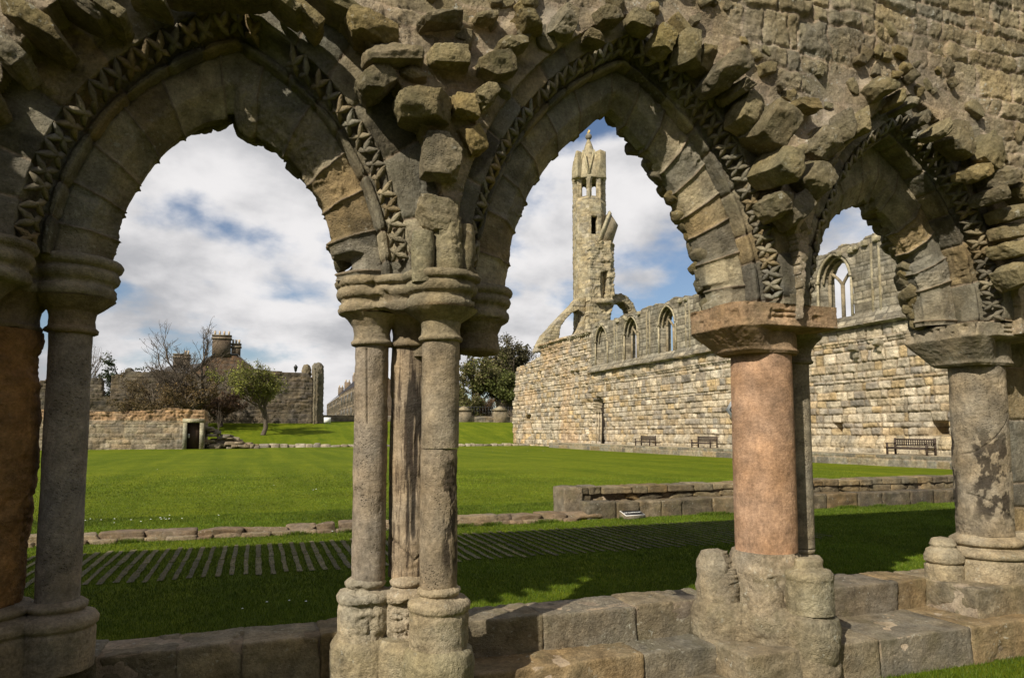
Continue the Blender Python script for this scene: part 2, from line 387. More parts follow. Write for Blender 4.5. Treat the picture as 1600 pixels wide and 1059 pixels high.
# broken vault stones, read off the photo: centre px, size px, angle in degrees, how far the front stands out
ST = [(525,8,95,45,-18,.30),(580,48,92,62,-14,.34),(615,88,98,60,10,.36),(690,32,86,36,17,.26),(702,92,76,56,8,.30),(776,104,72,58,22,.32),
 (664,168,100,68,4,.36),(727,172,52,60,0,.24),(690,244,68,86,-4,.22),(588,128,66,60,38,.26),(640,120,60,40,-20,.22),(760,30,50,30,15,.14),(802,70,66,42,32,.30),(826,36,64,50,10,.26),(880,34,56,66,-10,.26),
 (950,24,56,46,20,.16),(1000,34,60,44,-8,.16),(1036,64,52,62,-20,.17),(1074,82,70,44,52,.28),(1098,98,58,32,55,.30),(1128,118,92,40,40,.32),(1152,142,88,20,38,.34),(1166,180,62,46,38,.30),
 (1200,205,96,52,28,.30),(1216,264,94,48,25,.38),(1258,166,78,42,4,.32),(1318,198,46,72,-12,.32),(1284,228,46,42,30,.30),(1346,190,36,64,-12,.30),(1268,284,50,50,14,.32),(1372,142,64,34,8,.28),
 (1398,156,22,46,-18,.28),(1418,164,24,44,-32,.30),(1442,186,52,28,50,.32),(1468,204,64,32,48,.34),(1494,222,80,46,36,.38),(1538,244,78,46,28,.36),(1520,272,84,24,26,.34),(1562,280,88,30,20,.36),
 (1548,308,92,22,14,.34),(1572,336,92,22,10,.34),(1578,362,86,24,4,.30),(1576,392,88,22,0,.26),(58,38,126,66,-32,.40),(14,86,84,62,-40,.40),(122,8,96,44,-24,.36),(176,22,60,40,-30,.34),(-30,140,90,60,-50,.38),(440,4,70,34,-30,.34),(480,28,60,40,-38,.30),
 (384,-12,90,40,0,.34),(300,-16,90,40,10,.34),(236,-4,70,44,-18,.36),(930,60,44,26,-14,.12),(760,150,50,46,40,.2),(740,215,42,60,30,.14),(1240,330,36,44,8,.08),(1212,322,34,40,0,.14),(1585,430,70,40,0,.2),(1590,300,40,40,10,.3)]
STW = []
for i, (u, v, w, h, an, pr) in enumerate(ST):
    pr *= .62; c0 = at(u, v, 1, 3.6); sc = (c0[1]*math.cos(YAW)+c0[0]*math.sin(YAW))/FPX
    vp = math.degrees(math.atan2(675-v, u-400)) if abs(u-400) > 5 else 90     # direction of depth in the picture
    fin = u > 1000 and abs(an-vp) < 24
    if fin:
        dy = min(.42, max(.22, w*math.cos(rad(an))*3.55/(u-400)*1.0)); wx, hz = h*sc*1.15, h*sc*1.0; an = an+35
        if w/h > 2.2: wx *= 1.3; an -= 35
    else:
        dy = pr*.85+.07; wv = .93; w *= wv; h *= wv; shx = abs(u-400)*dy/3.6*.55; shz = abs(675-v)*dy/3.6*.55; wx = max(w*.5, w-shx)*sc*1.08; hz = max(h*.55, h-shz)*sc*1.05
    yf = 3.78-dy; c = at(u, v, 1, yf+dy*(.5 if fin else .35)); STW.append((c[0], c[2], wx, dy, hz, an, yf))
# upper rubble masonry, front face
def upper_wall():
    r = .0085; xs = np.arange(-3.3, 9.0, r); zs = np.arange(2.22, 5.15, r); X, Z = np.meshgrid(xs, zs, indexing='ij')
    P3 = np.stack([X, Z*0, Z], -1); wx_ = .016*fbm(P3, 9, 4, .65, 71); wz_ = .016*fbm(P3, 9, 4, .65, 72); ids, ed, cen = masonry(X+wx_, Z+wz_, .15, .235, 5, wob=.06, wsc=1.3)
    belt = np.minimum.reduce([arch_dist(A, X, Z) for A in ARCH]); near = 1-ss(belt, .45, .85)
    h = ss(ed, .004, .026)*(.010+.014*hid(ids, 3))+(hid(ids, 4)-.5)*.020
    h += (cen[..., 0]*(hid(ids, 6)-.5)+cen[..., 1]*(hid(ids, 7)-.5))*.12
    h *= (1-.75*near)
    d1 = arch_dist(ARCH[0], X, Z); h += .15*np.exp(-((d1-.36)/.28)**2)*ss(Z, 3.0, 3.4)*(.75+.5*fbm(P3, 3, 3, .5, 55))
    h += fbm(P3, 9, 4, .6, 2)*.016+rid(P3, 20, 4, .7, 9)*.012+fbm(P3, 1.1, 3, .5, 3)*.035+fbm(P3, 60, 2, .5, 12)*.003
    hole = ss(fbm(P3, 4.2, 3, .5, 41), .34, .5)*ss(.05-ed, 0, .04); h -= hole*.05
    for (sx, sz, wx, dy, hz, an, yf) in STW:       # mortar and core rising round the bedded stones
        ca, sa = math.cos(rad(an)), math.sin(rad(an)); u_ = ((X-sx)*ca+(Z-sz)*sa)/(wx*.62); v_ = (-(X-sx)*sa+(Z-sz)*ca)/(hz*.62); h = np.maximum(h, (dy-.07)*.62*np.exp(-(u_**2+v_**2)**1.5)+h*.4)
    Y = 3.72-h+.03*near
    C = pal(ids, PAL_TOP, 1, .5); mm = ss(ed+.008*fbm(P3, 25, 2, .5, 77), .004, .014)[..., None]*(1-.6*near[..., None]); C = C*mm+MORTAR*1.05*(1-mm)
    m = fill_spandrel_mask(X, Z, .20); V = np.stack([X, Y, Z], -1).reshape(-1, 3)
    V, Q, C = compact(V, gridq(*X.shape, mask=m)[:, ::-1], C.reshape(-1, 3))
    E = np.concatenate([Q[:, [0, 1]], Q[:, [1, 2]], Q[:, [2, 3]], Q[:, [3, 0]]]); kk = np.sort(E, 1); kk = kk[:, 0].astype(np.int64)*len(V)+kk[:, 1]
    _, idx, cnt = np.unique(kk, return_index=True, return_counts=True); Eb = E[idx[cnt == 1]]; vb = np.unique(Eb); mp = -np.ones(len(V), np.int64); mp[vb] = np.arange(len(vb))+len(V)
    Vb = V[vb].copy(); Vb[:, 1] = 3.84; Q = np.concatenate([Q, np.stack([Eb[:, 1], Eb[:, 0], mp[Eb[:, 0]], mp[Eb[:, 1]]], 1)]); V = np.concatenate([V, Vb]); C = np.concatenate([C, C[vb]])
    mesh('masonry', V, Q, None, M['wall'], arc, C)
    # the rest of the wall: upper courses (out of frame), the back face and the core, one box-like mass above the arches; an unseen block left of them is added
    b = Buf(); b.box((-16, 3.78, 5.13), (14, 4.78, 6.35), PAL_TOP[0]); b.box((-16, 3.9, -.1), (-1.8, 4.58, 5.12), PAL_TOP[0])  # second box, out of view, stops a sun streak past the left pier
    xs = np.arange(-5.6, 9.5, .05); zs = np.arange(2.25, 5.16, .05); X, Z = np.meshgrid(xs, zs, indexing='ij')
    m = fill_spandrel_mask(X, Z, .13)
    b.grid(np.stack([X, X*0+4.6, Z], -1), PAL_TOP[1], mask=m); b.build('wall_core', M['wall'], arc, smooth=False)
upper_wall()
bump = lambda s, c, w_: np.exp(-((s-c)/w_)**2)
box_ = lambda s, a, b_: ss(s, a-.01, a+.01)*(1-ss(s, b_-.01, b_+.01))
BITE = [lambda s: -.28*bump(s, .08, .20)-.12*box_(s, .02, .10)+.34*box_(s, .885, .955)-.10*box_(s, .80, .875)+.1*box_(s, -.06, .0),
        lambda s: .16*bump(s, .0, .10)+.05*box_(s, .2, .3)+.12*box_(s, .9, .97), lambda s: -.42*bump(s, -.02, .22)+.2*box_(s, .06, .13)+.16*box_(s, .55, .62)]
for k, A in enumerate(ARCH):
    yi, yb = A['yi'], A['yb']
    prof = [(.27+A.get('do', 0), 3.80), (.225+A.get('do', 0), 3.80), (.205, 3.80), (.19, 3.805), (.10, 3.80), (.096, 3.815), (.092, 3.87), (.075, 3.945), (.03, 3.965), (.016, 3.945), (.008, 3.945), (-.006, 3.94), (-.016, 3.955), (-.018, 3.975), (-.022, yi+.01)]
    ar, _ = sweep(A, prof, 10+k, 'arch', M['stone'], arc, vous=.25, res=.006, amp=.005, wear=.8)
    dogtooth(A, 30+k, 'dogtooth_moulding', M['stone'], ar, gaps=(.22, .6, .6)[k])
    w = (.235, .26, .25)[k]
    prof = [(.08, yi+.05), (-.005, yi+.012), (-.02, yi), (-.03, yi-.005), (-.155, yi-.005), (-.165, yi+.002), (-.26, yi+.095), (-w, yi+.12), (-w, yb-.03), (-w+.03, yb), (-w+.14, yb+.01), (.03, yb+.05), (.09, 4.45), (.13, 4.6)]
    sweep(A, prof, 50+k*3, 'inner_order', M['stone'], ar, vous=.27, res=.0062, amp=.006, wear=1.0, bite=BITE[k], mul=1.22, groove=.010)
    # ragged core along the rear edge of the soffit
    rs = np.random.RandomState(90+k); b = Buf(); n = [40, 44, 40][k]
    for q in range(n):
        s = -1+2*(q+.5)/n+rs.uniform(-.3, .3)/n; dr = rs.uniform(-.015, .015)
        if (k == 0 and s < -.32) or (k == 1 and s < -.02) or (k == 2 and s < -.25): continue
        dr += .05-.05*float(BITE[k](np.array(s))<-.02)*0+w*float(BITE[k](np.array(s)))
        if k == 0: dr += -.05*ss(s, -.30, -.1)*(1-ss(s, .5, .7))
        if k == 1: dr += -.045*ss(s, .05, .2)*(1-ss(s, .85, .95))+.05*ss(-s, .0, .1)
        if k == 2: dr += -.05*ss(s, -.1, .05)*(1-ss(s, .8, .95))+.03*ss(-s, .0, .1)
        x, z = arch_curve(A, np.array(s), np.array(-w+.035+dr))
        th = math.atan2(float(z)-A['z'], float(x)-A['x'])
        V, Q = rock((rs.uniform(.06, .11), rs.uniform(.10, .18), rs.uniform(.08, .13)), 500+k*100+q, 9, .55, 4, .09, (rs.uniform(-.4, .4), -th+rs.uniform(-.4, .4), rs.uniform(-.5, .5)), (float(x), yb-.02+rs.uniform(-.04, .05), float(z)), .006)
        b.add(V, Q, c=PAL_RUB[rs.randint(6)]*rs.uniform(.75, 1.05))
    # and a second, higher course of broken rubble behind it
    for q in range(n):
        s = -1+2*(q+.5)/n; x, z = arch_curve(A, np.array(s), np.array(-.02+rs.uniform(-.03, .03))); th = math.atan2(float(z)-A['z'], float(x)-A['x'])
        V, Q = rock((.16, .2, .14), 900+k*100+q, 7, .5, 4, .1, (0, -th, rs.uniform(-.3, .3)), (float(x), yb+.09+rs.uniform(-.03, .04), float(z)), .006)
        b.add(V, Q, c=PAL_RUB[rs.randint(6)]*.8)
    b.build('broken_soffit', M['rubble'], ar)
for i, (x, z, wx, dy, hz, an, yf) in enumerate(STW):
    V, Q = rock((wx, dy, hz), 40+i, 30, .36, 6, .085, (0, -rad(an), 0), (x, yf+dy/2, z), .008, strata=.006 if hz < .1 else .002)
    cc = PAL_RUB[(i*5) % 6]*(.85+.3*((i*37) % 10)/10); Cc = np.tile(cc, (len(V), 1))
    if i == 17: Cc[:] = (.24, .19, .08)
    mesh('vault_stone', V, Q, None, M['rubble'], arc, Cc)
def infill():      # small packing stones and mortar lumps round the arches
    rs = np.random.RandomState(77); b = Buf(); k = 0
    while k < 190:
        x = rs.uniform(-2.2, 6.6); z = rs.uniform(2.35, 4.6); dd = [float(arch_dist(A, np.array(x), np.array(z)))-A.get('do', 0) for A in ARCH]
        if min(dd) < .24 or min(dd) > .78: continue
        s = rs.uniform(.04, .10); V, Q = rock((s*rs.uniform(1, 2), s*1.1, s), 3000+k, 9, .12, 8, .08, (rs.uniform(-.3, .3), rs.uniform(-1.2, 1.2), 0), (x, 3.75-rs.uniform(-.02, .04), z), .006)
        b.add(V, Q, c=PAL_RUB[rs.randint(6)]*rs.uniform(.8, 1.15)); k += 1
    tag(b.build('packing_stones', M['rubble'], arc), kind='stuff')
infill()
# ------------------------------------------------------------------ lathe with wear
def lathe(prof, ctr, seed, nseg=160, res=.008, amp=.004, er=.0, chip=.0, pal_=PAL_ARC, col=None, lobes=None, a0=0, a1=None, strat=0., cracks=(), patch=None):
    """prof: (r, z) from the bottom up"""
    pr = densify(prof, res); r, z = pr[:, 0], pr[:, 1]; full = a1 is None
    th = np.arange(nseg)*2*math.pi/nseg if full else np.linspace(a0, a1, nseg)
    TH, R_ = np.meshgrid(th, r, indexing='ij'); _, Z = np.meshgrid(th, z, indexing='ij')
    P = np.stack([ctr[0]+R_*np.cos(TH), ctr[1]+R_*np.sin(TH), Z+ctr[2]], -1); n = gnorm(P, full)
    Pn = P*1.0
    h = fbm(Pn, 6, 4, .55, seed)*amp+rid(Pn, 20, 4, .6, seed+2)*amp*.5
    if er: h = h-er*ss(fbm(Pn, 5, 3, .55, seed+5), .05, .45)*(.5+.8*rid(np.stack([Pn[..., 0], Pn[..., 1], Pn[..., 2]*1.8], -1), 18, 3, .6, seed+6))
    if strat: h = h+strat*fbm(np.stack([P[..., 0]*4, P[..., 1]*4, P[..., 2]*45], -1), 1, 3, .6, seed+8)
    if chip: h = h-chip*ss(rid(Pn, 4, 3, .5, seed+7), .45, .8)
    c = np.array(col if col is not None else pal_[seed % len(pal_)])
    C = np.tile(c, P.shape[:2]+(1,)); front = ss(-n[..., 1], -.1, .15)
    for ((x0, z0), (x1, z1)) in cracks:
        dx, dz = x1-x0, z1-z0; l = math.hypot(dx, dz); px_ = P[..., 0]-x0; pz = P[..., 2]-z0+.012*fbm(P, 14, 3, .6, seed+31); t = (px_*dx+pz*dz)/l/l; dd = np.abs(px_*dz-pz*dx)/l
        g = np.exp(-(dd/.0045)**2)*(t > 0)*(t < 1)*front; h = h-.012*g; C = C*(1-.5*g[..., None])
    if patch:
        (x0, x1, z0, z1, pc, sx, sz) = patch; f = fbm(np.stack([P[..., 0]*sx, P[..., 1]*sx, P[..., 2]*sz], -1), 1, 4, .65, seed+41)
        w = ss(P[..., 0], x0-.02, x0+.02)*(1-ss(P[..., 0], x1-.02, x1+.02))*ss(P[..., 2], z0-.08, z0+.08)*(1-ss(P[..., 2], z1-.1, z1+.1)); k = (ss(f+.45*w-.3, .0, .12)*w)[..., None]; C = C*(1-k)+np.array(pc)*k; h = h-.003*k[..., 0]
    b = Buf(); b.grid(P+n*h[..., None], C, wrap=full)
    # caps
    for zi, rev in ((0, True), (-1, False)):
        ring = (P+n*h[..., None])[:, zi]; cen = ring.mean(0); k = len(ring)
        T = [[k, (j+1) % k, j] if rev else [k, j, (j+1) % k] for j in range(k if full else k-1)]
        b.add(np.concatenate([ring, [cen]]), None, T, c=c)
    return b
def blob(pl, seed, hgts, n=260, res=.01, amp=.005, er=0., col=None, ctr=(0, 0), strat=0.):
    """extruded plan: pl = list of circles (x, y, r); hgts = (grow, z) pairs: the plan is swollen by 'grow' at height z"""
    pr = densify(hgts, res); cx = np.mean([q[0] for q in pl]); cy = np.mean([q[1] for q in pl]); th = np.arange(n)*2*math.pi/n
    D = np.stack([np.cos(th), np.sin(th)], -1); Pp = np.zeros((n, len(pr), 3))
    for j, (g, z) in enumerate(pr):
        best = np.full(n, .02)
        for (x, y, r) in pl:
            ox, oy = x-cx, y-cy; rr = r+g; bq = D[:, 0]*ox+D[:, 1]*oy; disc = bq*bq-(ox*ox+oy*oy-rr*rr)
            t = np.where(disc > 0, bq+np.sqrt(np.maximum(disc, 0)), 0); best = np.maximum(best, t)
        Pp[:, j] = np.stack([cx+D[:, 0]*best, cy+D[:, 1]*best, np.full(n, z)], -1)
    nn = gnorm(Pp, True); h = fbm(Pp, 6, 4, .55, seed)*amp+rid(Pp, 18, 4, .6, seed+2)*amp*.5
    if er: h = h-er*ss(fbm(Pp, 4.5, 3, .55, seed+5), .0, .45)*(.5+.8*rid(Pp, 17, 3, .6, seed+6))
    if strat: h = h+strat*fbm(np.stack([Pp[..., 0]*4, Pp[..., 1]*4, Pp[..., 2]*45], -1), 1, 3, .6, seed+8)
    Pp = Pp+nn*h[..., None]; c = np.array(col if col is not None else PAL_ARC[seed % 7]); b = Buf(); b.grid(Pp, c, wrap=True)
    for zi, rev in ((0, True), (-1, False)):
        ring = Pp[:, zi]; cen = ring.mean(0); T = [[n, (j+1) % n, j] if rev else [n, j, (j+1) % n] for j in range(n)]
        b.add(np.concatenate([ring, [cen]]), None, T, c=c)
    return b
def Buf0(): return Buf()
def merge(*bs):
    o = Buf()
    for b in bs:
        if not b.V: continue
        V = np.concatenate(b.V); o.add(V, np.concatenate(b.Q) if b.Q else None, np.concatenate(b.T) if b.T else None, np.concatenate(b.C))
    return o
GREY = (.30, .265, .20); BRN = (.25, .17, .10)
def shaft_prof(r, z0, z1): return [(r*.985, z0), (r*1.0, z0+.2), (r*1.0, z0+.7), (r*.985, z1)]
CAP_A = lambda r: [(r, 1.955), (r+.018, 1.962), (r+.022, 1.98), (r+.008, 1.995), (r+.004, 2.03), (r+.012, 2.07), (r+.045, 2.115), (r+.075, 2.14)]
ABA = [(.0, 2.135), (.026, 2.145), (.034, 2.165), (.03, 2.19), (.016, 2.205), (.018, 2.22), (.036, 2.235), (.045, 2.262), (.035, 2.285), (.03, 2.292), (.05, 2.305), (.056, 2.325), (.045, 2.345), (.0, 2.352)]
def base_prof(r): return [(r+.075, .27), (r+.078, .45), (r+.07, .47), (r+.085, .485), (r+.088, .51), (r+.07, .535), (r+.035, .545), (r+.02, .555), (r+.035, .567), (r+.038, .585), (r+.015, .603), (r-.01, .61)]
# pier 2: left shaft, broken middle shaft, front shaft; the right shaft is gone
p2 = empty('clustered_pier', (.97, 4.15, 0), 'clustered pier of three slender grey shafts on worn bases, between first and second arch', 'pier')
lathe(shaft_prof(.099, .60, 1.96), (.645, 4.2, 0), 101, amp=.003, er=.004, chip=.003, cracks=[((.60, 1.94), (.61, 1.5))], col=(.265, .215, .16)).build('shaft', M['shaft'], p2)
lathe(shaft_prof(.12, .60, 1.96), (.885, 4.22, 0), 102, amp=.004, er=.006, chip=.004, cracks=[((.77, .83), (.9, .70)), ((.9, .70), (1., .80))], patch=(.82, 1.05, .8, 1.9, (.05, .04, .03), 16, 1.2), col=(.29, .225, .155)).build('shaft', M['shaft_stain'], p2)['label'] = 'brown middle shaft with black stains and a broken lower end'
cs = merge(lathe(shaft_prof(.104, .60, 1.355), (.978, 3.86, 0), 103, amp=.003, er=.007, patch=(.97, 1.1, .7, 1.3, (.07, .055, .04), 30, 12), col=(.25, .20, .14)), lathe(shaft_prof(.105, 1.36, 1.96), (.981, 3.858, 0), 104, amp=.003, er=.004, col=(.26, .21, .145)))
cs.build('shaft', M['shaft'], p2)['label'] = 'front shaft with a crack across it and pitted surface'
merge(lathe(base_prof(.075), (.63, 4.2, 0), 105, amp=.010, er=.022, col=(.34, .29, .21)), lathe(base_prof(.06), (.86, 4.15, 0), 106, amp=.010, er=.03, col=(.35, .29, .21)),
      lathe([(r+.01, z) for r, z in base_prof(.075)], (.982, 3.86, 0), 107, amp=.008, er=.016, nseg=220, col=(.33, .275, .19)), Buf0()).build('base', M['stone'], p2)
merge(blob([(.98, 3.85, .185)], 109, [(.0, -.22), (.008, .1), (.012, .2), (-.0, .262), (-.03, .285)], amp=.008, er=.012, col=(.28, .24, .15)),
      blob([(.64, 4.22, .2), (.86, 4.12, .2)], 110, [(.0, -.2), (.0, .24), (-.03, .285)], amp=.010, er=.014, col=(.29, .245, .165))).build('plinth', M['plinth'], p2)
merge(lathe(CAP_A(.102), (.645, 4.2, 0), 111, amp=.003, er=.003, col=(.28, .225, .15)), lathe(CAP_A(.11), (.885, 4.2, 0), 112, amp=.003, er=.003, col=(.25, .19, .12)),
      lathe([(r+(.03 if z > 2.1 else 0), z) for r, z in CAP_A(.104)], (.98, 3.86, 0), 113, amp=.003, er=.004, col=(.27, .22, .14)),
      lathe([(.06, 1.93), (.13, 1.94), (.145, 1.96), (.135, 2.0), (.13, 2.06), (.16, 2.12), (.19, 2.14)], (1.30, 4.2, 0), 114, amp=.008, er=.008, col=(.2, .16, .11)),
      blob([(1.0, 4.25, .2)], 118, [(0, 1.9), (0, 2.15)], amp=.006, er=.01, col=(.2, .16, .11))).build('capital', M['dark'], p2)
merge(blob([(.645, 4.2, .17), (.9, 4.3, .18), (.8, 4.1, .16)], 115, [(g*1.0, z) for g, z in ABA], amp=.006, er=.022, col=(.27, .22, .145), strat=.006),
      blob([(.985, 3.87, .16)], 116, [(g*1.2, z) for g, z in ABA], amp=.006, er=.018, col=(.24, .20, .13), strat=.004),
      blob([(1.3, 4.2, .175), (1.1, 4.3, .18)], 117, [(g*.9, z) for g, z in ABA], amp=.005, er=.014, col=(.23, .19, .13), strat=.004)).build('abacus', M['stone'], p2)
# broken rib stumps standing on the front capital
merge(lathe([(.06, 2.27), (.065, 2.45), (.058, 2.555), (.03, 2.565)], (at(661, 400, 1, 3.76)[0], 3.76, 0), 120, amp=.005, er=.006, nseg=90, col=(.25, .22, .14)),
      lathe([(.085, 2.27), (.085, 2.5), (.075, 2.66), (.04, 2.69)], (at(700, 380, 1, 3.77)[0], 3.77, 0), 121, amp=.008, er=.014, nseg=110, col=(.26, .22, .135)),
      lathe([(.06, 2.27), (.06, 2.5), (.05, 2.63)], (1.10, 3.80, 0), 122, amp=.007, er=.010, nseg=90, col=(.22, .18, .11))).build('rib_stump', M['rubble'], p2)
V, Q = rock((.22, .16, .2), 2001, 26, .35, 6, .1, (0, .1, 0), (.93, 3.78, 2.66), .008); mesh('rib_stump', V, Q, None, M['rubble'], p2, (.24, .2, .125))
# pier 1
p1 = empty('clustered_pier', (-1.27, 4.15, 0), 'shaded pier at the left edge with a rough ochre core beside a smooth grey shaft', 'pier')
lathe(shaft_prof(.100, .60, 1.97), (-.915, 4.2, 0), 131, amp=.0025, er=.001, col=(.24, .205, .175)).build('shaft', M['shaft'], p1)
lathe([(.2, .6), (.23, 1.2), (.225, 1.96)], (-1.27, 4.2, 0), 132, amp=.014, er=.02, chip=.012, col=(.25, .135, .055), strat=.003).build('shaft', M['dark'], p1)['label'] = 'rough eroded ochre middle shaft'
merge(lathe([(r+.02, z) for r, z in base_prof(.08)], (-.915, 4.2, 0), 133, amp=.003, er=.002, col=(.27, .22, .16)), lathe([(r+.06, z) for r, z in base_prof(.16)], (-1.27, 4.2, 0), 134, amp=.003, er=.003, col=(.26, .21, .15)),
      blob([(-1.27, 3.84, .17)], 135, [(0, -.2), (0, .3), (-.03, .32)], amp=.005, er=.004, col=(.26, .22, .15))).build('base', M['stone'], p1)
merge(lathe([(r+(.02 if z > 2.1 else .0), z) for r, z in CAP_A(.105)], (-.915, 4.2, 0), 136, amp=.006, er=.012, col=(.22, .17, .11)), lathe([(r+.0, z) for r, z in CAP_A(.2)], (-1.27, 4.2, 0), 137, amp=.006, er=.014, col=(.2, .15, .1)),
      lathe(CAP_A(.1), (-1.25, 3.86, 0), 138, amp=.005, er=.01, col=(.2, .16, .11))).build('capital', M['dark'], p1)
merge(blob([(-.915, 4.2, .17), (-1.2, 4.2, .2)], 139, ABA, amp=.004, er=.008, col=(.24, .2, .14), strat=.005), blob([(-1.22, 3.86, .17)], 140, ABA, amp=.004, er=.006, col=(.24, .2, .14), strat=.004)).build('abacus', M['dark'], p1)
# pier 3: the red replacement column, one grey shaft left behind it, bare base stumps
p3 = empty('clustered_pier', (3.42, 4.15, 0), 'pier with thick red sandstone column and thin grey shaft, between second and third arch', 'pier')
lathe(shaft_prof(.213, .62, 2.02), (3.425, 4.12, 0), 141, nseg=260, amp=.002, er=.0015, strat=.0012, col=(.33, .205, .13)).build('shaft', M['pink'], p3)['label'] = 'thick smooth red sandstone column'
lathe(shaft_prof(.10, .60, 2.0), (3.84, 4.24, 0), 142, amp=.002, er=.001, col=(.24, .205, .15)).build('shaft', M['shaft'], p3)
merge(lathe([(r, z) for r, z in base_prof(.06)], (3.84, 4.24, 0), 143, amp=.004, er=.006, col=(.3, .25, .17)), lathe([(.25, .27), (.26, .5), (.24, .57), (.225, .62)], (3.42, 4.12, 0), 144, nseg=260, amp=.014, er=.03, col=(.27, .225, .165)),
      lathe([(.13, .27), (.135, .5), (.12, .55), (.09, .61), (.05, .62)], (3.08, 4.25, 0), 145, amp=.01, er=.02, col=(.25, .21, .15)),
      lathe([(.152, .26), (.152, .47), (.158, .485), (.158, .51), (.14, .535), (.1, .545), (.09, .56), (.088, .6), (.06, .61)], (3.50, 3.80, 0), 146, nseg=200, amp=.006, er=.006, col=(.28, .24, .16))).build('base', M['stone'], p3)
merge(blob([(3.09, 4.22, .19), (3.42, 4.08, .30), (3.5, 3.84, .185)], 640, [(.02, -.12), (.012, .05), (.0, .2), (-.02, .255), (-.05, .285)], amp=.012, er=.035, col=(.215, .18, .125)),
      blob([(3.505, 3.82, .19)], 641, [(-.03, -.08), (-.01, -.02), (.008, .06), (.008, .16), (-.01, .225), (-.05, .262)], amp=.008, er=.01, col=(.20, .17, .115)),
      blob([(3.10, 4.2, .12), (3.3, 4.0, .14)], 642, [(.01, .2), (-.01, .38), (-.03, .46), (-.07, .50)], amp=.015, er=.04, col=(.235, .195, .14))).build('plinth', M['plinth'], p3)
def splay_capital(cx, cy, rcol, hx, hy, z0, z1, zs_, col, seed, par, lstart=.25, er=.018, recess=True, cmax=.5):
    # square-cut replacement block: slab on top, splayed left, cut back to the round in the middle
    n = 300; th = np.arange(n)*2*math.pi/n; zs = np.linspace(z0, z1, 66); c, s = np.cos(th), np.sin(th); P = np.zeros((n, 66, 3))
    rb = 1/np.maximum(np.abs(c)/hx, np.abs(s)/hy); rb = np.minimum(rb, cmax); rc = np.full(n, rcol+.015)
    left = ss(-c, .35, .75); front = ss(-s, .2, .5)*(1-left)
    for j, z in enumerate(zs):
        t = float(ss(np.array(z), zs_-.012, zs_+.012)); tl = min(1, (z-z0)/(zs_-z0)); ring = .012*math.exp(-((z-z0-.02)/.012)**2)
        k = t*(1-left)+left*(lstart+(1-lstart)*tl); r = (rc+ring)*(1-k)+rb*k
        P[:, j] = np.stack([cx+r*c, cy+r*s*(1.0), np.full(n, z)], -1)
    nn = gnorm(P, True); h = fbm(P, 6, 4, .55, seed)*.006+rid(P, 22, 3, .6, seed+3)*.003-er*ss(fbm(P, 9, 3, .6, seed+13), .1, .4)*ss(P[..., 2], zs_, zs_+.06)
    for zz in (2.235, 2.27): h = h-.016*np.exp(-((P[..., 2]-zz)/.008)**2)*ss(-s, .6, .85)[:, None]*(np.abs(P[..., 0]-cx+.05) < .11)
    P = P+nn*h[..., None]; b = Buf(); b.grid(P, col, wrap=True)
    for zi in (0, -1):
        r_ = P[:, zi]; b.add(np.concatenate([r_, [r_.mean(0)]]), None, [[n, (j+1) % n, j] if zi == 0 else [n, j, (j+1) % n] for j in range(n)], c=col)
    return b
splay_capital(3.445, 4.12, .213, .45, .31, 2.0, 2.325, 2.165, (.31, .205, .12), 5, p3).build('capital', M['stone'], p3)
merge(lathe(CAP_A(.105), (3.85, 4.24, 0), 147, amp=.003, er=.004, col=(.2, .17, .12)), blob([(3.83, 4.24, .17), (3.6, 4.3, .15)], 148, ABA, amp=.004, er=.01, col=(.23, .195, .135))).build('capital', M['dark'], p3)
# pier 4: half column against the end wall
p4 = empty('clustered_pier', (5.64, 4.15, 0), 'thick cracked grey half column with flaking dark patches, at the right end of the arcade', 'pier')
lathe(shaft_prof(.205, .62, 2.0), (5.655, 4.15, 0), 151, nseg=260, amp=.005, er=.009, chip=.003, cracks=[((5.40, 1.22), (5.83, 1.68)), ((5.42, .98), (5.80, .68)), ((5.75, .7), (5.80, 1.4))], patch=(5.46, 5.68, .75, 1.45, (.06, .048, .035), 14, 10), col=(.25, .205, .145)).build('shaft', M['shaft'], p4)
merge(blob([(5.655, 4.15, .2), (5.95, 4.2, .2)], 152, [(.09, .24), (.09, .42), (.075, .44), (.10, .455), (.10, .485), (.07, .51), (.04, .52), (.03, .53), (.06, .55), (.06, .575), (.02, .6), (-.02, .63)], amp=.004, er=.005, col=(.31, .255, .175)),
      lathe([(.14, .0), (.14, .37), (.12, .39), (.145, .41), (.15, .45), (.12, .5), (.09, .52), (.10, .54), (.08, .58), (.05, .59)], (5.3, 4.25, 0), 153, amp=.008, er=.012, col=(.3, .25, .17))).build('base', M['stone'], p4)
splay_capital(5.70, 4.15, .205, .46, .33, 1.99, 2.31, 2.2, (.26, .215, .15), 154, p4, lstart=.35, er=.03, cmax=.6).build('capital', M['stone'], p4)
def end_wall():
    r = .009; xs = np.arange(5.80, 9.0, r); zs = np.arange(.1, 2.34, r); X, Z = np.meshgrid(xs, zs, indexing='ij'); ids, ed, cen = masonry(X, Z, .33, .36, 15, wob=.012)
    P3 = np.stack([X, Z*0, Z], -1); h = ss(ed, .002, .018)*.014+fbm(P3, 6, 4, .55, 3)*.006+rid(P3, 20, 3, .6, 4)*.003+(hid(ids, 2)-.5)*.012
    C = pal(ids, PAL_ARC, 6); C = np.where((ed < .006)[..., None], MORTAR, C); V = np.stack([X, 4.13-h, Z], -1)
    b = Buf(); b.add(V.reshape(-1, 3), gridq(*X.shape)[:, ::-1], c=C.reshape(-1, 3)); b.box((5.82, 4.16, -.1), (9.5, 4.3, 2.4), PAL_ARC[0]); b.box((6.2, 4.3, -.1), (9.5, 4.7, 2.4), PAL_ARC[0]); b.build('end_wall', M['stone'], arc)
end_wall()
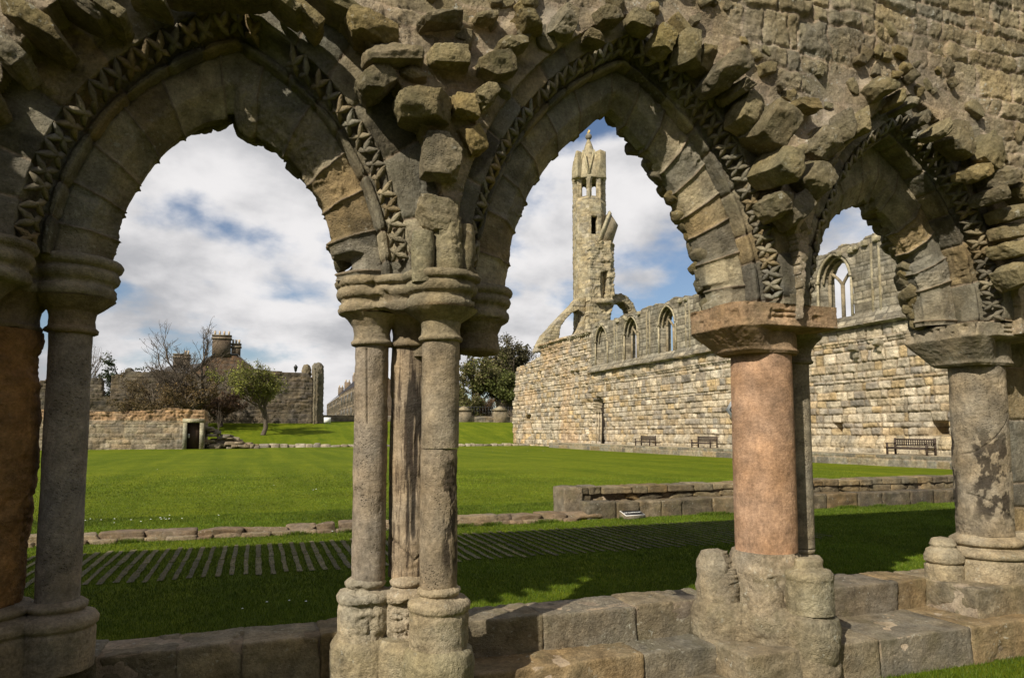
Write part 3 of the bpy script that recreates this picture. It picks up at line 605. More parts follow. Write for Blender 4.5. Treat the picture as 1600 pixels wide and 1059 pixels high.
# ------------------------------------------------------------------ stepped plinth wall under the arcade
plw = empty('stepped_plinth', (2.2, 4.4, 0), 'low stepped sandstone plinth wall running under the arcade, two courses with worn rounded edges', 'low wall')
def block(lo, hi, seed, n=34, rnd=.06, rough=.010, col=None, cuts=0, rot=(0, 0, 0), fine=.006):
    lo = np.array(lo, float); hi = np.array(hi, float); sz = hi-lo; P0, Q = cubegrid(n); ex = .035
    P = P0*sz/2; r_ = .015; s = np.sign(P); a = np.abs(P); inner = sz/2-r_; e = np.maximum(a-inner, 0); L_ = np.linalg.norm(e, axis=1, keepdims=True)
    P = s*(np.minimum(a, inner)+np.where(L_ > 1e-9, e/np.maximum(L_, 1e-9)*np.minimum(L_, r_), 0)); P = P+(lo+hi)/2
    nn = P0/np.linalg.norm(P0, axis=1, keepdims=True); h = fbm(P, 3.5, 4, .55, seed)*rough*1.6+rid(P, 14, 4, .6, seed+1)*rough*.55-.02*ss(fbm(P, 5, 3, .5, seed+2), .2, .5)+fbm(P, 45, 2, .5, seed+4)*.0025
    return P+nn*h[:, None], Q
def course(name, x0, x1, y0, y1, z0, z1, seed, L_=.42, lbl=None, cols=PAL_ARC*np.array([1., .96, .94]), jit=.015, n=34, k=.92):
    rs = np.random.RandomState(seed); b = Buf(); x = x0
    while x < x1:
        l = min(L_*rs.uniform(.7, 1.4), x1-x+.02)
        if x1-(x+l) < .12: l = x1-x
        V, Q = block((x+.001, y0+rs.uniform(-jit, jit), z0), (x+l-.001, y1, z1+rs.uniform(-jit, jit)*.3), seed*10+len(b.V), n); b.add(V, Q, c=cols[rs.randint(len(cols))]*k*rs.uniform(.85, 1.1)); x += l
    b.box((x0+.01, y0+.014, z0), (x1-.01, y1-.01, z1-.008), MORTAR)
    return b.build(name, M['plinth'], plw)
course('coping', -3.2, .62, 4.32, 4.66, -.15, .27, 201, .36)
course('coping', 1.15, 3.15, 4.30, 4.66, -.1, .27, 202, .75)
course('coping', 3.78, 5.14, 4.28, 4.66, -.1, .27, 203, .8)
course('coping', 5.14, 8.0, 3.86, 4.6, -.1, .272, 206, .7)
course('step', -3.2, .7, 4.0, 4.36, -.6, -.16, 207, .5)
course('step', 1.22, 3.0, 4.03, 4.40, -.28, .04, 204, .85)
course('step', 2.92, 8.0, 3.72, 4.40, -.22, .05, 205, .8)
course('foot_course', 1.1, 3.3, 3.72, 4.08, -.55, -.14, 208, .42)
# ================================================================== GROUND
def grass_mat():
    m, N, L = node_mat('lawn_grass'); out = N.new('ShaderNodeOutputMaterial'); b = N.new('ShaderNodeBsdfPrincipled'); L.new(b.outputs[0], out.inputs[0])
    b.inputs['Roughness'].default_value = .85; b.inputs['Specular IOR Level'].default_value = .04; tc = N.new('ShaderNodeTexCoord')
    def noise(sc, det, ro, vec=None):
        n = N.new('ShaderNodeTexNoise'); n.inputs['Scale'].default_value = sc; n.inputs['Detail'].default_value = det; n.inputs['Roughness'].default_value = ro
        L.new(vec or tc.outputs['Object'], n.inputs['Vector']); return n
    def ramp(src, a, b_, ca, cb):
        r = N.new('ShaderNodeValToRGB'); r.color_ramp.elements[0].position = a; r.color_ramp.elements[1].position = b_; r.color_ramp.elements[0].color = ca; r.color_ramp.elements[1].color = cb; L.new(src, r.inputs[0]); return r
    n1 = noise(.35, 8, .65); c1 = ramp(n1.outputs[0], .32, .68, (.086, .124, .007, 1), (.134, .164, .011, 1))
    n2 = noise(3.5, 8, .75); c2 = ramp(n2.outputs[0], .3, .7, (.6, .66, .55, 1), (1.35, 1.27, 1.2, 1))
    n3 = noise(40, 6, .8); c3 = ramp(n3.outputs[0], .3, .7, (.6, .62, .6, 1), (1.35, 1.3, 1.25, 1))
    mp = N.new('ShaderNodeMapping'); mp.inputs['Scale'].default_value = (.9, .05, 1); L.new(tc.outputs['Object'], mp.inputs[0])
    n4 = noise(1.1, 3, .5, mp.outputs[0]); c4 = ramp(n4.outputs[0], .42, .58, (.86, .90, .85, 1), (1.12, 1.08, 1.08, 1))
    x = c1
    for c in (c2, c3, c4):
        mx = N.new('ShaderNodeMixRGB'); mx.blend_type = 'MULTIPLY'; mx.inputs[0].default_value = 1; L.new(x.outputs[0], mx.inputs[1]); L.new(c.outputs[0], mx.inputs[2]); x = mx
    L.new(x.outputs[0], b.inputs['Base Color'])
    bp = N.new('ShaderNodeBump'); bp.inputs['Strength'].default_value = .8; bp.inputs['Distance'].default_value = .03; L.new(n3.outputs[0], bp.inputs['Height']); L.new(bp.outputs[0], b.inputs['Normal'])
    return m
M['lawn'] = grass_mat()
def tint_mat(name, rough=.8, k=20., amp=.3, spec=.2, bump=.0, trans=0.):
    m, N, L = node_mat(name); out = N.new('ShaderNodeOutputMaterial'); b = N.new('ShaderNodeBsdfPrincipled')
    b.inputs['Roughness'].default_value = rough; b.inputs['Specular IOR Level'].default_value = spec
    a = N.new('ShaderNodeAttribute'); a.attribute_name = 'tint'; tc = N.new('ShaderNodeTexCoord'); n = N.new('ShaderNodeTexNoise'); n.inputs['Scale'].default_value = k; n.inputs['Detail'].default_value = 7; L.new(tc.outputs['Object'], n.inputs['Vector'])
    r = N.new('ShaderNodeMapRange'); r.inputs[1].default_value = .3; r.inputs[2].default_value = .7; r.inputs[3].default_value = 1-amp; r.inputs[4].default_value = 1+amp; L.new(n.outputs[0], r.inputs[0])
    mx = N.new('ShaderNodeMixRGB'); mx.blend_type = 'MULTIPLY'; mx.inputs[0].default_value = 1; L.new(a.outputs['Color'], mx.inputs[1]); L.new(r.outputs[0], mx.inputs[2]); L.new(mx.outputs[0], b.inputs['Base Color'])
    if bump:
        bp = N.new('ShaderNodeBump'); bp.inputs['Distance'].default_value = bump; L.new(n.outputs[0], bp.inputs['Height']); L.new(bp.outputs[0], b.inputs['Normal'])
    if trans:
        t = N.new('ShaderNodeBsdfTranslucent'); L.new(mx.outputs[0], t.inputs[0]); ms = N.new('ShaderNodeMixShader'); ms.inputs[0].default_value = trans; L.new(b.outputs[0], ms.inputs[1]); L.new(t.outputs[0], ms.inputs[2]); L.new(ms.outputs[0], out.inputs[0])
    else: L.new(b.outputs[0], out.inputs[0])
    return m
M['blade'] = tint_mat('grass_blades', .6, 2., .2, .25, trans=.3)
M['leaf'] = tint_mat('leaves', .6, 1., .2, .2, trans=.25)
M['bark'] = tint_mat('bark', .9, 8., .35, .1)
M['paint'] = tint_mat('painted_surface', .6, 5., .08, .3)
M['wood'] = tint_mat('dark_weathered_wood', .7, 14., .3, .25)
M['slate'] = tint_mat('roof_slate', .9, 1.5, .25, .04)
M['metal'] = tint_mat('metal', .35, 10., .1, .5)
M['nave'] = stone_mat('cathedral_stone', .35, .15, .42, .12, 1.2, rough=.95, sat=.6)
M['far'] = stone_mat('far_stone', .22, .1, .5, .15, 1.2, rough=.95)
def gz(x, y):           # gentle lie of the land: bank beyond the far range
    r = ss(np.hypot(np.asarray(x, float)*0, np.asarray(y, float)), 70, 105); return r*3.1
def ground():
    xs = np.concatenate([np.linspace(-2500, -120, 14)[:-1], np.linspace(-120, 120, 121), np.linspace(120, 2500, 14)[1:]])
    ys = np.concatenate([[4.62], np.linspace(5, 140, 136), np.linspace(150, 3500, 20)]); X, Y = np.meshgrid(xs, ys, indexing='ij')
    Z = gz(X, Y)+.05*fbm(np.stack([X, Y, X*0], -1), .08, 2, .5, 5)*ss(Y, 12, 30); Z = np.where(Y > 118, Z-(Y-118)*.004, Z)
    b = Buf(); b.grid(np.stack([X, Y, Z], -1), (.07, .12, .01)); b.add([[-2500, 4.62, -.6], [2500, 4.62, -.6], [2500, 4.62, .02], [-2500, 4.62, .02]], [[0, 1, 2, 3]], c=(.07, .12, .01))
    tag(b.build('lawn', M['lawn']), kind='structure')
    b = Buf(); b.add([[-60, -60, -.21], [60, -60, -.21], [60, 4.0, -.21], [-60, 4.0, -.21]], [[0, 1, 2, 3]], c=(.07, .12, .01)); tag(b.build('chapter_house_floor', M['lawn']), kind='structure')
ground()
def blades(name, n, region, hb, seed, wf=.0028, cols=((.066, .112, .006), (.097, .148, .009), (.126, .158, .016), (.058, .094, .005))):
    rs = np.random.RandomState(seed); x, y, z = region(rs, n); n = len(x); dep = np.maximum(2.5, y*.939+x*.344)
    h = hb*rs.uniform(.5, 1.25, n); w = np.maximum(.0022, wf*dep/3.)*rs.uniform(.7, 1.3, n); a = rs.uniform(0, math.pi, n); la = rs.uniform(0, 2*math.pi, n); ln = h*rs.uniform(.1, .9, n)
    dx, dy = np.cos(a)*w/2, np.sin(a)*w/2
    V = np.stack([np.stack([x-dx, y-dy, z-.005], -1), np.stack([x+dx, y+dy, z-.005], -1), np.stack([x+np.cos(la)*ln, y+np.sin(la)*ln, z+h], -1)], 1).reshape(-1, 3)
    T = np.arange(3*n).reshape(-1, 3); C = np.array(cols)[rs.randint(len(cols), size=n)]*rs.uniform(.7, 1.3, (n, 1)); pn = fbm(np.stack([x, y, x*0], -1), .6, 3, .5, 4)
    C = C*(1+.6*pn[:, None]); o = mesh(name, V, None, T, M['blade'], None, np.repeat(C, 3, 0), smooth=False); return tag(o, kind='stuff')
STRIP = (7.72, 9.78)
def strips():      # worn paving strips in the cloister walk
    b = Buf(); rs = np.random.RandomState(3); x = -4.2; out = []
    while x < 7.6:
        w = rs.uniform(.038, .066)
        for (y0, y1) in ((STRIP[0], 8.72), (8.76, STRIP[1])):
            a, c = y0+rs.uniform(-.06, .06)*(y0 == STRIP[0]), y1+rs.uniform(-.08, .08)*(y1 == STRIP[1]); n = 14; yy = np.linspace(a, c, n)
            wl = w/2*(1+.25*vnoise(np.stack([yy*5, yy*0+x*9, yy*0], -1), 3)); wr = w/2*(1+.25*vnoise(np.stack([yy*5, yy*0+x*9+50, yy*0], -1), 4)); sh = .006*vnoise(np.stack([yy*2, yy*0+x*3, yy*0], -1), 6)
            P = np.stack([np.stack([x-wl+sh, yy, yy*0+.012], -1), np.stack([x+wr+sh, yy, yy*0+.012], -1)], 0)
            fade = 1 if x < 3 else .62
            b.grid(P, np.array((.17, .145, .075))*rs.uniform(.65, 1.15)*fade)
        out.append((x, w)); x += .131*rs.uniform(.95, 1.05)
    tag(b.build('paved_path', M['plinth'], smooth=False), kind='structure'); return out
SX = strips(); SXA = np.array([s[0] for s in SX])
def reg_near(rs, n):
    t = rs.uniform(0, 1, n)**1.15; y = 4.68+t*(13.5-4.68); lo, hi = -.42*y-.6, 1.35*y+.4; hi = np.minimum(hi, 14.5); x = lo+(hi-lo)*rs.uniform(0, 1, n)
    m = ~((y > 10.55) & (y < 11.05) & (x < 5.2)) & ~((y > 10.6) & (y < 11.5) & (x > 4.8))
    instrip = (y > STRIP[0]) & (y < STRIP[1]); k = np.clip(np.searchsorted(SXA, x), 1, len(SXA)-1); d = np.minimum(np.abs(x-SXA[k]), np.abs(x-SXA[k-1])); m &= ~(instrip & (d < .026) & (rs.uniform(0, 1, n) < np.where(x > 2.8, .22, .66)))
    return x[m], y[m], np.zeros(m.sum())
blades('grass', 520000, reg_near, .026, 1)
def reg_floor(rs, n):
    x = rs.uniform(3.2, 7.5, n); y = rs.uniform(2.4, 3.86, n); return x, y, np.full(n, -.21)
def reg_mid(rs, n):
    t = rs.uniform(0, 1, n)**1.2; y = 12.6+t*22; lo, hi = -.42*y-.6, 1.05*y; x = lo+(hi-lo)*rs.uniform(0, 1, n); m = ~((x > 4.8) & (y < 11.6)) & (x < 25.3); m &= rs.uniform(0, 1, n) > ss(y+2.5*fbm(np.stack([x, y, x*0], -1), .2, 2, .5, 9), 14, 31); m &= rs.uniform(0, 1, n) > ss(x, 12, 24); return x[m], y[m], np.zeros(m.sum())
blades('grass', 300000, reg_mid, .022, 5, wf=.0032, cols=((.10, .145, .008), (.13, .175, .011), (.155, .18, .018), (.085, .125, .007)))
blades('grass', 60000, reg_floor, .03, 2)
def reg_tuft(rs, n):   # tufts at the foot of the stones
    k = 46; cx = np.concatenate([rs.uniform(-2.5, 6, 30), rs.uniform(-3, 13, 16)]); cy = np.concatenate([np.full(30, 4.72), np.full(16, 10.5)])
    i = rs.randint(k, size=n); return cx[i]+rs.normal(0, .09, n), np.maximum(cy[i]+rs.normal(0, .02, n), 4.67), np.zeros(n)
blades('grass', 16000, reg_tuft, .06, 3)
def daisies():
    rs = np.random.RandomState(8); b = Buf()
    for (u, v, n, s) in ((135, 815, 16, .25), (255, 812, 26, .35), (400, 950, 9, .16), (480, 766, 5, .3), (970, 705, 6, .4), (420, 760, 3, .4), (1140, 790, 4, .3), (200, 735, 4, .8), (520, 832, 8, .15), (725, 820, 6, .15), (800, 705, 8, 1.5), (600, 712, 8, 1.5)):
        c = at(u, v, 2, 0.)
        for k in range(n//2):
            x, y = c[0]+rs.normal(0, s), c[1]+rs.normal(0, s*.6)
            if 10.5 < y < 11.6: continue
            r = rs.uniform(.007, .012)*max(1, y/9); th = np.arange(7)*2*math.pi/7; V = np.stack([x+r*np.cos(th), y+r*np.sin(th), .03+0*th], -1); V = np.concatenate([V, [[x, y, .036]]]); b.add(V, None, [[7, j, (j+1) % 7] for j in range(7)], c=(.7, .7, .68))
    tag(b.build('daisies', M['paint'], smooth=False), kind='stuff')
daisies()
# ================================================================== masked relief walls
def inpoly(x, y, poly):
    ins = np.zeros(x.shape, bool); n = len(poly)
    for i in range(n):
        x1, y1 = poly[i]; x2, y2 = poly[(i+1) % n]
        if y1 == y2: continue
        c = ((y1 > y) != (y2 > y)) & (x < (x2-x1)*(y-y1)/(y2-y1)+x1); ins ^= c
    return ins
def rwall(name, mat, parent, org, ud, nd, us, vs, mask=None, height=None, color=None, thick=1., mas=(.3, .5), seed=1, palette=PAL_ARC, relief=.05, joint=.03, wob=.03, mortar=MORTAR, wsc=.5, back=True, tintfn=None, nsc=1., damp=None):
    """org + u*ud + v*z, front normal nd; mask(U,V) True where wall stands; extruded by thick behind"""
    org = np.array(org, float); ud = np.array(ud, float); nd = np.array(nd, float)
    U, Vv = np.meshgrid(us, vs, indexing='ij'); ids, ed, cen = masonry(U, Vv, mas[0], mas[1], seed, wob, wsc); P3 = np.stack([U, U*0, Vv], -1)
    hh = ss(ed, 0, joint*1.6)*relief*(.6+.6*hid(ids, 3))+(hid(ids, 4)-.5)*relief+relief*1.2*fbm(P3, 1.5*nsc, 4, .6, seed)+relief*.5*rid(P3, 5*nsc, 3, .6, seed+1)
    if damp is not None: hh = hh*damp(U, Vv)
    m = np.ones(U.shape, bool) if mask is None else mask(U, Vv)
    if height is not None: hh = hh+height(U, Vv)
    C = pal(ids, palette, seed, .5); jm = ss(ed, joint*.25, joint*.8)[..., None]; C = C*jm+np.array(mortar)*(1-jm)
    if tintfn is not None: C = tintfn(U, Vv, C, P3)
    P = org+U[..., None]*ud+Vv[..., None]*np.array([0, 0, 1.])+hh[..., None]*nd
    V, Q, C = compact(P.reshape(-1, 3), gridq(*U.shape, mask=m), C.reshape(-1, 3))
    E = np.concatenate([Q[:, [0, 1]], Q[:, [1, 2]], Q[:, [2, 3]], Q[:, [3, 0]]]); key = np.sort(E, 1); k = key[:, 0].astype(np.int64)*len(V)+key[:, 1]
    _, idx, cnt = np.unique(k, return_index=True, return_counts=True); Eb = E[idx[cnt == 1]]
    vb = np.unique(Eb); mp = -np.ones(len(V), np.int64); mp[vb] = np.arange(len(vb))+len(V)
    # jitter the ragged rim a little, then drop the reveal straight back
    base = org@nd; Vb = V[vb]-nd*((V[vb]@nd)-base)[:, None]-nd*thick
    Qs = [Q, np.stack([Eb[:, 1], Eb[:, 0], mp[Eb[:, 0]], mp[Eb[:, 1]]], 1)]; VV = np.concatenate([V, Vb]); CC = np.concatenate([C, C[vb]])
    if back:
        n0 = len(VV); Vk = V-nd*((V@nd)-base)[:, None]-nd*(thick+.002); VV = np.concatenate([VV, Vk]); CC = np.concatenate([CC, C]); Qs.append(Q[:, ::-1]+n0)
    return mesh(name, VV, np.concatenate(Qs), None, mat, parent, CC, smooth=False)
def poly_px(pts, ax, val, k=0):
    return [(float(at(u, v, ax, val)[k]), float(at(u, v, ax, val)[2])) for u, v in pts]
# ------------------------------------------------------------------ kerb, dwarf wall, little sign
kw = empty('kerb_wall', (0, 10.8, 0), 'long low kerb of broken reddish stones in the grass across the near lawn', 'kerb')
def kerb():
    rs = np.random.RandomState(4); b = Buf(); x = -6.; k = 0; KC = np.array([(.21, .15, .095), (.24, .18, .11), (.18, .13, .085), (.26, .20, .13)])
    while x < 5.1:
        l = rs.uniform(.25, .7)
        V, Q = rock((l*1.02, rs.uniform(.30, .42), rs.uniform(.14, .20)), 700+k, 12, .12, 5, .07, (0, 0, rs.uniform(-.05, .05)), (x+l/2, 10.82+rs.uniform(-.03, .03), .03), .008, strata=.008); b.add(V, Q, c=KC[rs.randint(4)]*rs.uniform(.85, 1.1)); x += l*.97; k += 1
    x = -6.
    while x < 5.:
        l = rs.uniform(.15, .4); V, Q = rock((l, .16, .1), 900+k, 8, .2, 5, .09, (0, 0, 0), (x+l/2, 10.60+rs.uniform(-.03, .03), .0), .008); b.add(V, Q, c=KC[rs.randint(4)]*.95); x += l*1.0; k += 1
    b.build('kerb_stones', M['plinth'], kw)
kerb()
dw = empty('dwarf_wall', (9, 11.1, 0), 'low two-stepped rubble wall edging the cloister lawn on the right', 'low wall')
def dwarf():
    rs = np.random.RandomState(14); b = Buf(); k = 0; x = 4.95
    x = 5.22
    while x < 17.5:      # squared lower course
        l = rs.uniform(.35, .75); V, Q = block((x+.004, 10.62+rs.uniform(-.015, .015), -.08), (x+l-.004, 11.0, .27+rs.uniform(-.015, .015)), 1200+k, 14, rough=.012); b.add(V, Q, c=PAL_ARC[rs.randint(7)]*np.array([.68, .62, .58])*rs.uniform(.8, 1.1)); x += l; k += 1
    for z0, z1, y0 in ((.25, .385, 11.0), (.385, .50, 10.96)):
        x = 5.0 if z0 > .3 else 5.1
        while x < 17.5:
            l = rs.uniform(.25, .62); V, Q = (rock((l*1.04, .5, (z1-z0)*1.3), 1500+k, 12, .14, 6, .08, (0, 0, rs.uniform(-.04, .04)), (x+l/2, y0+.24, (z0+z1)/2), .01) if z0 < .3 else block((x+.003, y0+rs.uniform(-.03, .02), z0+rs.uniform(-.01, .02)), (x+l-.003, y0+.5, z1+rs.uniform(-.012, .012)), 1500+k, 12, rough=.014)); b.add(V, Q, c=PAL_ARC[rs.randint(7)]*np.array([.8, .72, .62])*rs.uniform(.8, 1.15)); x += l; k += 1
    V, Q = rock((.34, .5, .58), 1999, 16, .12, 4, .06, (0, 0, 0), (5.12, 11.2, .215), .01); b.add(V, Q, c=(.2, .16, .11)); b.box((5.1, 11.03, 0), (17.4, 11.42, .46), MORTAR)
    b.build('dwarf_wall_stones', M['plinth'], dw)
dwarf()
def text(name, body, size, loc, rot, mat, parent, col, ext=.002):
    cu_ = bpy.data.curves.new(name, 'FONT'); cu_.body = body; cu_.size = size; cu_.extrude = ext; cu_.align_x = 'CENTER'; cu_.align_y = 'CENTER'
    t = bpy.data.objects.new(name+'_tmp', cu_); COL.objects.link(t); dg = bpy.context.evaluated_depsgraph_get(); me = bpy.data.meshes.new_from_object(t.evaluated_get(dg)); bpy.data.objects.remove(t)
    a = me.attributes.new('tint', 'FLOAT_COLOR', 'POINT'); a.data.foreach_set('color', np.tile([*col, 1.], len(me.vertices)).astype(np.float32)); me.materials.clear(); me.materials.append(mat)
    o = bpy.data.objects.new(name, me); COL.objects.link(o); o.parent = parent; o.location = loc; o.rotation_euler = rot; return o
def sign():
    c = at(988, 804, 2, .06); s = empty('ground_sign', (c[0], c[1], 0), 'small black name plate with white border on a stone wedge in the grass', 'sign', rz=.12)
    b = Buf(); w = .20; P = [(-w, -.10, -.02), (w, -.10, -.02), (w, .10, -.02), (-w, .10, -.02), (-w, -.10, .055), (w, -.10, .055), (w, .10, .125), (-w, .10, .125)]
    b.add(P, [[0, 1, 5, 4], [1, 2, 6, 5], [2, 3, 7, 6], [3, 0, 4, 7], [4, 5, 6, 7], [3, 2, 1, 0]], c=(.2, .17, .12)); b.build('wedge', M['stone'], s, smooth=False, local=True)
    ti = math.atan2(.07, .2); ax = [[1, 0, 0], [0, math.cos(ti), math.sin(ti)], [0, -math.sin(ti), math.cos(ti)]]
    for nm, sx, sy, t0, t1, col in (('border', .196, .098, .001, .006, (.75, .72, .68)), ('plate', .182, .082, .006, .009, (.02, .018, .018))):
        b = Buf(); b.box((-sx, -sy, t0), (sx, sy, t1), col, ax=ax, org=(0, 0, .09)); b.build(nm, M['paint'], s, smooth=False, local=True)
    text('lettering', 'EAST CLOISTER WALK', .034, (0, -.003, .1005), (ti, 0, 0), M['paint'], s, (.7, .7, .68))
sign()
# ================================================================== THE NAVE WALL
PAL_NAVE = np.array([(.46, .38, .27), (.42, .35, .25), (.39, .33, .25), (.50, .42, .31), (.43, .33, .21), (.33, .28, .22), (.43, .32, .18), (.27, .235, .19), (.48, .41, .31), (.46, .39, .29)])
XN = 27.5
nave = empty('cathedral_nave_wall', (XN, 40, 0), 'long ruined nave wall of pale honey stone with pointed traceried windows, sunlit on the right', 'wall')
WIN = [53.0, 47.95, 42.85, 37.75, 32.6, 27.4, 22.3]
def pointed(dy, z, w, z0, z1, apex):
    """signed-ish distance inside a pointed opening (positive inside)"""
    h = apex-z1; c = (h*h-w*w)/(2*w); R = w+c; r = np.hypot(np.abs(dy)+c, np.maximum(z-z1, 0)); return np.where(z < z1, np.minimum(w-np.abs(dy), z-z0), R-r)
def nave_top(Y):
    n = .16*fbm(np.stack([Y, Y*0, Y*0], -1), .45, 4, .6, 3)+.10*vnoise(np.stack([Y*1.9, Y*0, Y*0], -1), 8)
    return np.where(Y < 54.9, 10.78+n, np.where(Y < 66.6, 10.42+n*.2, 9.15-.07*(Y-66.6)+n))
def nave_mask(U, V):
    m = V < nave_top(U)
    for i, y in enumerate(WIN):
        if i not in (0,): m &= ~(pointed(U-y, V, .92, 7.2, 9.15, 10.28) > 0)
    end = 74.6+.5*fbm(np.stack([V, V*0, V*0], -1), .5, 3, .6, 5)-(V > 5)*.3-.3*ss(V, 1, 6); m &= U < end
    m &= ~(pointed(U-53.45, V, .62, .3, 3.1, 4.2) > 0)
    m &= ~(pointed(U-69.9, V, .5, 1.9, 2.7, 3.3) > 0) & ~(pointed(U-66.8, V, .16, 1.9, 4.2, 4.6) > 0) & ~(pointed(U-66.4, V, .2, 6.6, 7.3, 7.7) > 0)
    return m
def nave_h(U, V):
    h = np.zeros(U.shape)
    for y in WIN:
        d = pointed(U-y, V, 1.18, 7.15, 9.15, 10.48); h -= .22*ss(d, 0, .05)+.16*ss(d, .14, .18); h += .10*ss(d, -.2, -.16)*(1-ss(d, -.04, 0))*(V > 9.0)
    inup = (U < 54.9)
    h += inup*np.where((V > 6.55) & (V < 7.15), .42*(7.2-V)/.6, 0)                       # sloping sills
    h += inup*(.10*((V > 5.85) & (V < 5.99)))+inup*.10*((V > 5.99) & (V < 6.55))*.4
    h += (U < 50.6)*(V < .98)*.14+(U < 50.6)*.11*np.exp(-((V-1.02)/.06)**2)
    h += (V < 6)*.0+(U > 54.9)*(V < 9.95)*(-.0)
    h += (U > 54.9)*(U < 66.6)*((V > 10.15)*.22)
    d = pointed(U-53.45, V, .98, .3, 3.2, 4.55)
    for k in range(3): h -= .22*ss(d, .02+.12*k, .06+.12*k)
    for (y, z, a, b_, dp) in ((27.5, 1.66, .30, .26, .5), (21.9, 1.6, .45, .3, .5), (69.6, 1.9, .55, 1.0, .45), (69.6, 2.9, .5, .45, .5), (66.6, 2.9, .28, 1.4, .3), (66.4, 7.0, .22, .55, .35), (58.6, 6.3, .35, .8, .35), (57.6, 6.3, .3, .7, .3), (72.8, 4.2, .3, .35, .4), (73.1, 5., .2, .25, .4), (62, 3.4, .3, .5, .3)):
        h -= dp*1.7*ss(1-np.maximum(np.abs(U-y)/a, np.abs(V-z)/b_), 0, .25)
    P3 = np.stack([U, V, U*0], -1); w = ss(U, 54, 60); h += w*.22*fbm(P3, .35, 4, .55, 21)+w*.10*rid(P3, .9, 4, .6, 22)
    e = ss(U, 52.8, 54.4)*(1-ss(U, 55.5, 57)); h += e*.3*rid(P3, 1.3, 4, .6, 23)*(V < 8)
    return h
def nave_tint(U, V, C, P3):
    up = ss(V+.4*fbm(P3, .5, 3, .5, 2), 6.0, 6.9)*(U < 54.9); up2 = ss(V+.5*fbm(P3, .4, 3, .5, 2), 8.9, 9.9)
    C = C*(1-.0*up[..., None]); g = C.mean(-1, keepdims=True); grey = g*np.array([1.13, .99, .74])*.62
    k = np.maximum(up, up2*.5)[..., None]; C = C*(1-k)+grey*k
    low = (1-ss(V+.25*fbm(P3, .8, 3, .5, 6), 1.0, 1.5))[..., None]*(U < 50.6)[..., None]; C = C*(1-.45*low)+np.array((.40, .345, .24))*.45*low
    or_ = ss(fbm(P3, .25, 3, .5, 31), .18, .4)[..., None]*ss(U, 54, 58)[..., None]; C = C*(1-.4*or_)+np.array((.50, .33, .18))*.4*or_
    return C
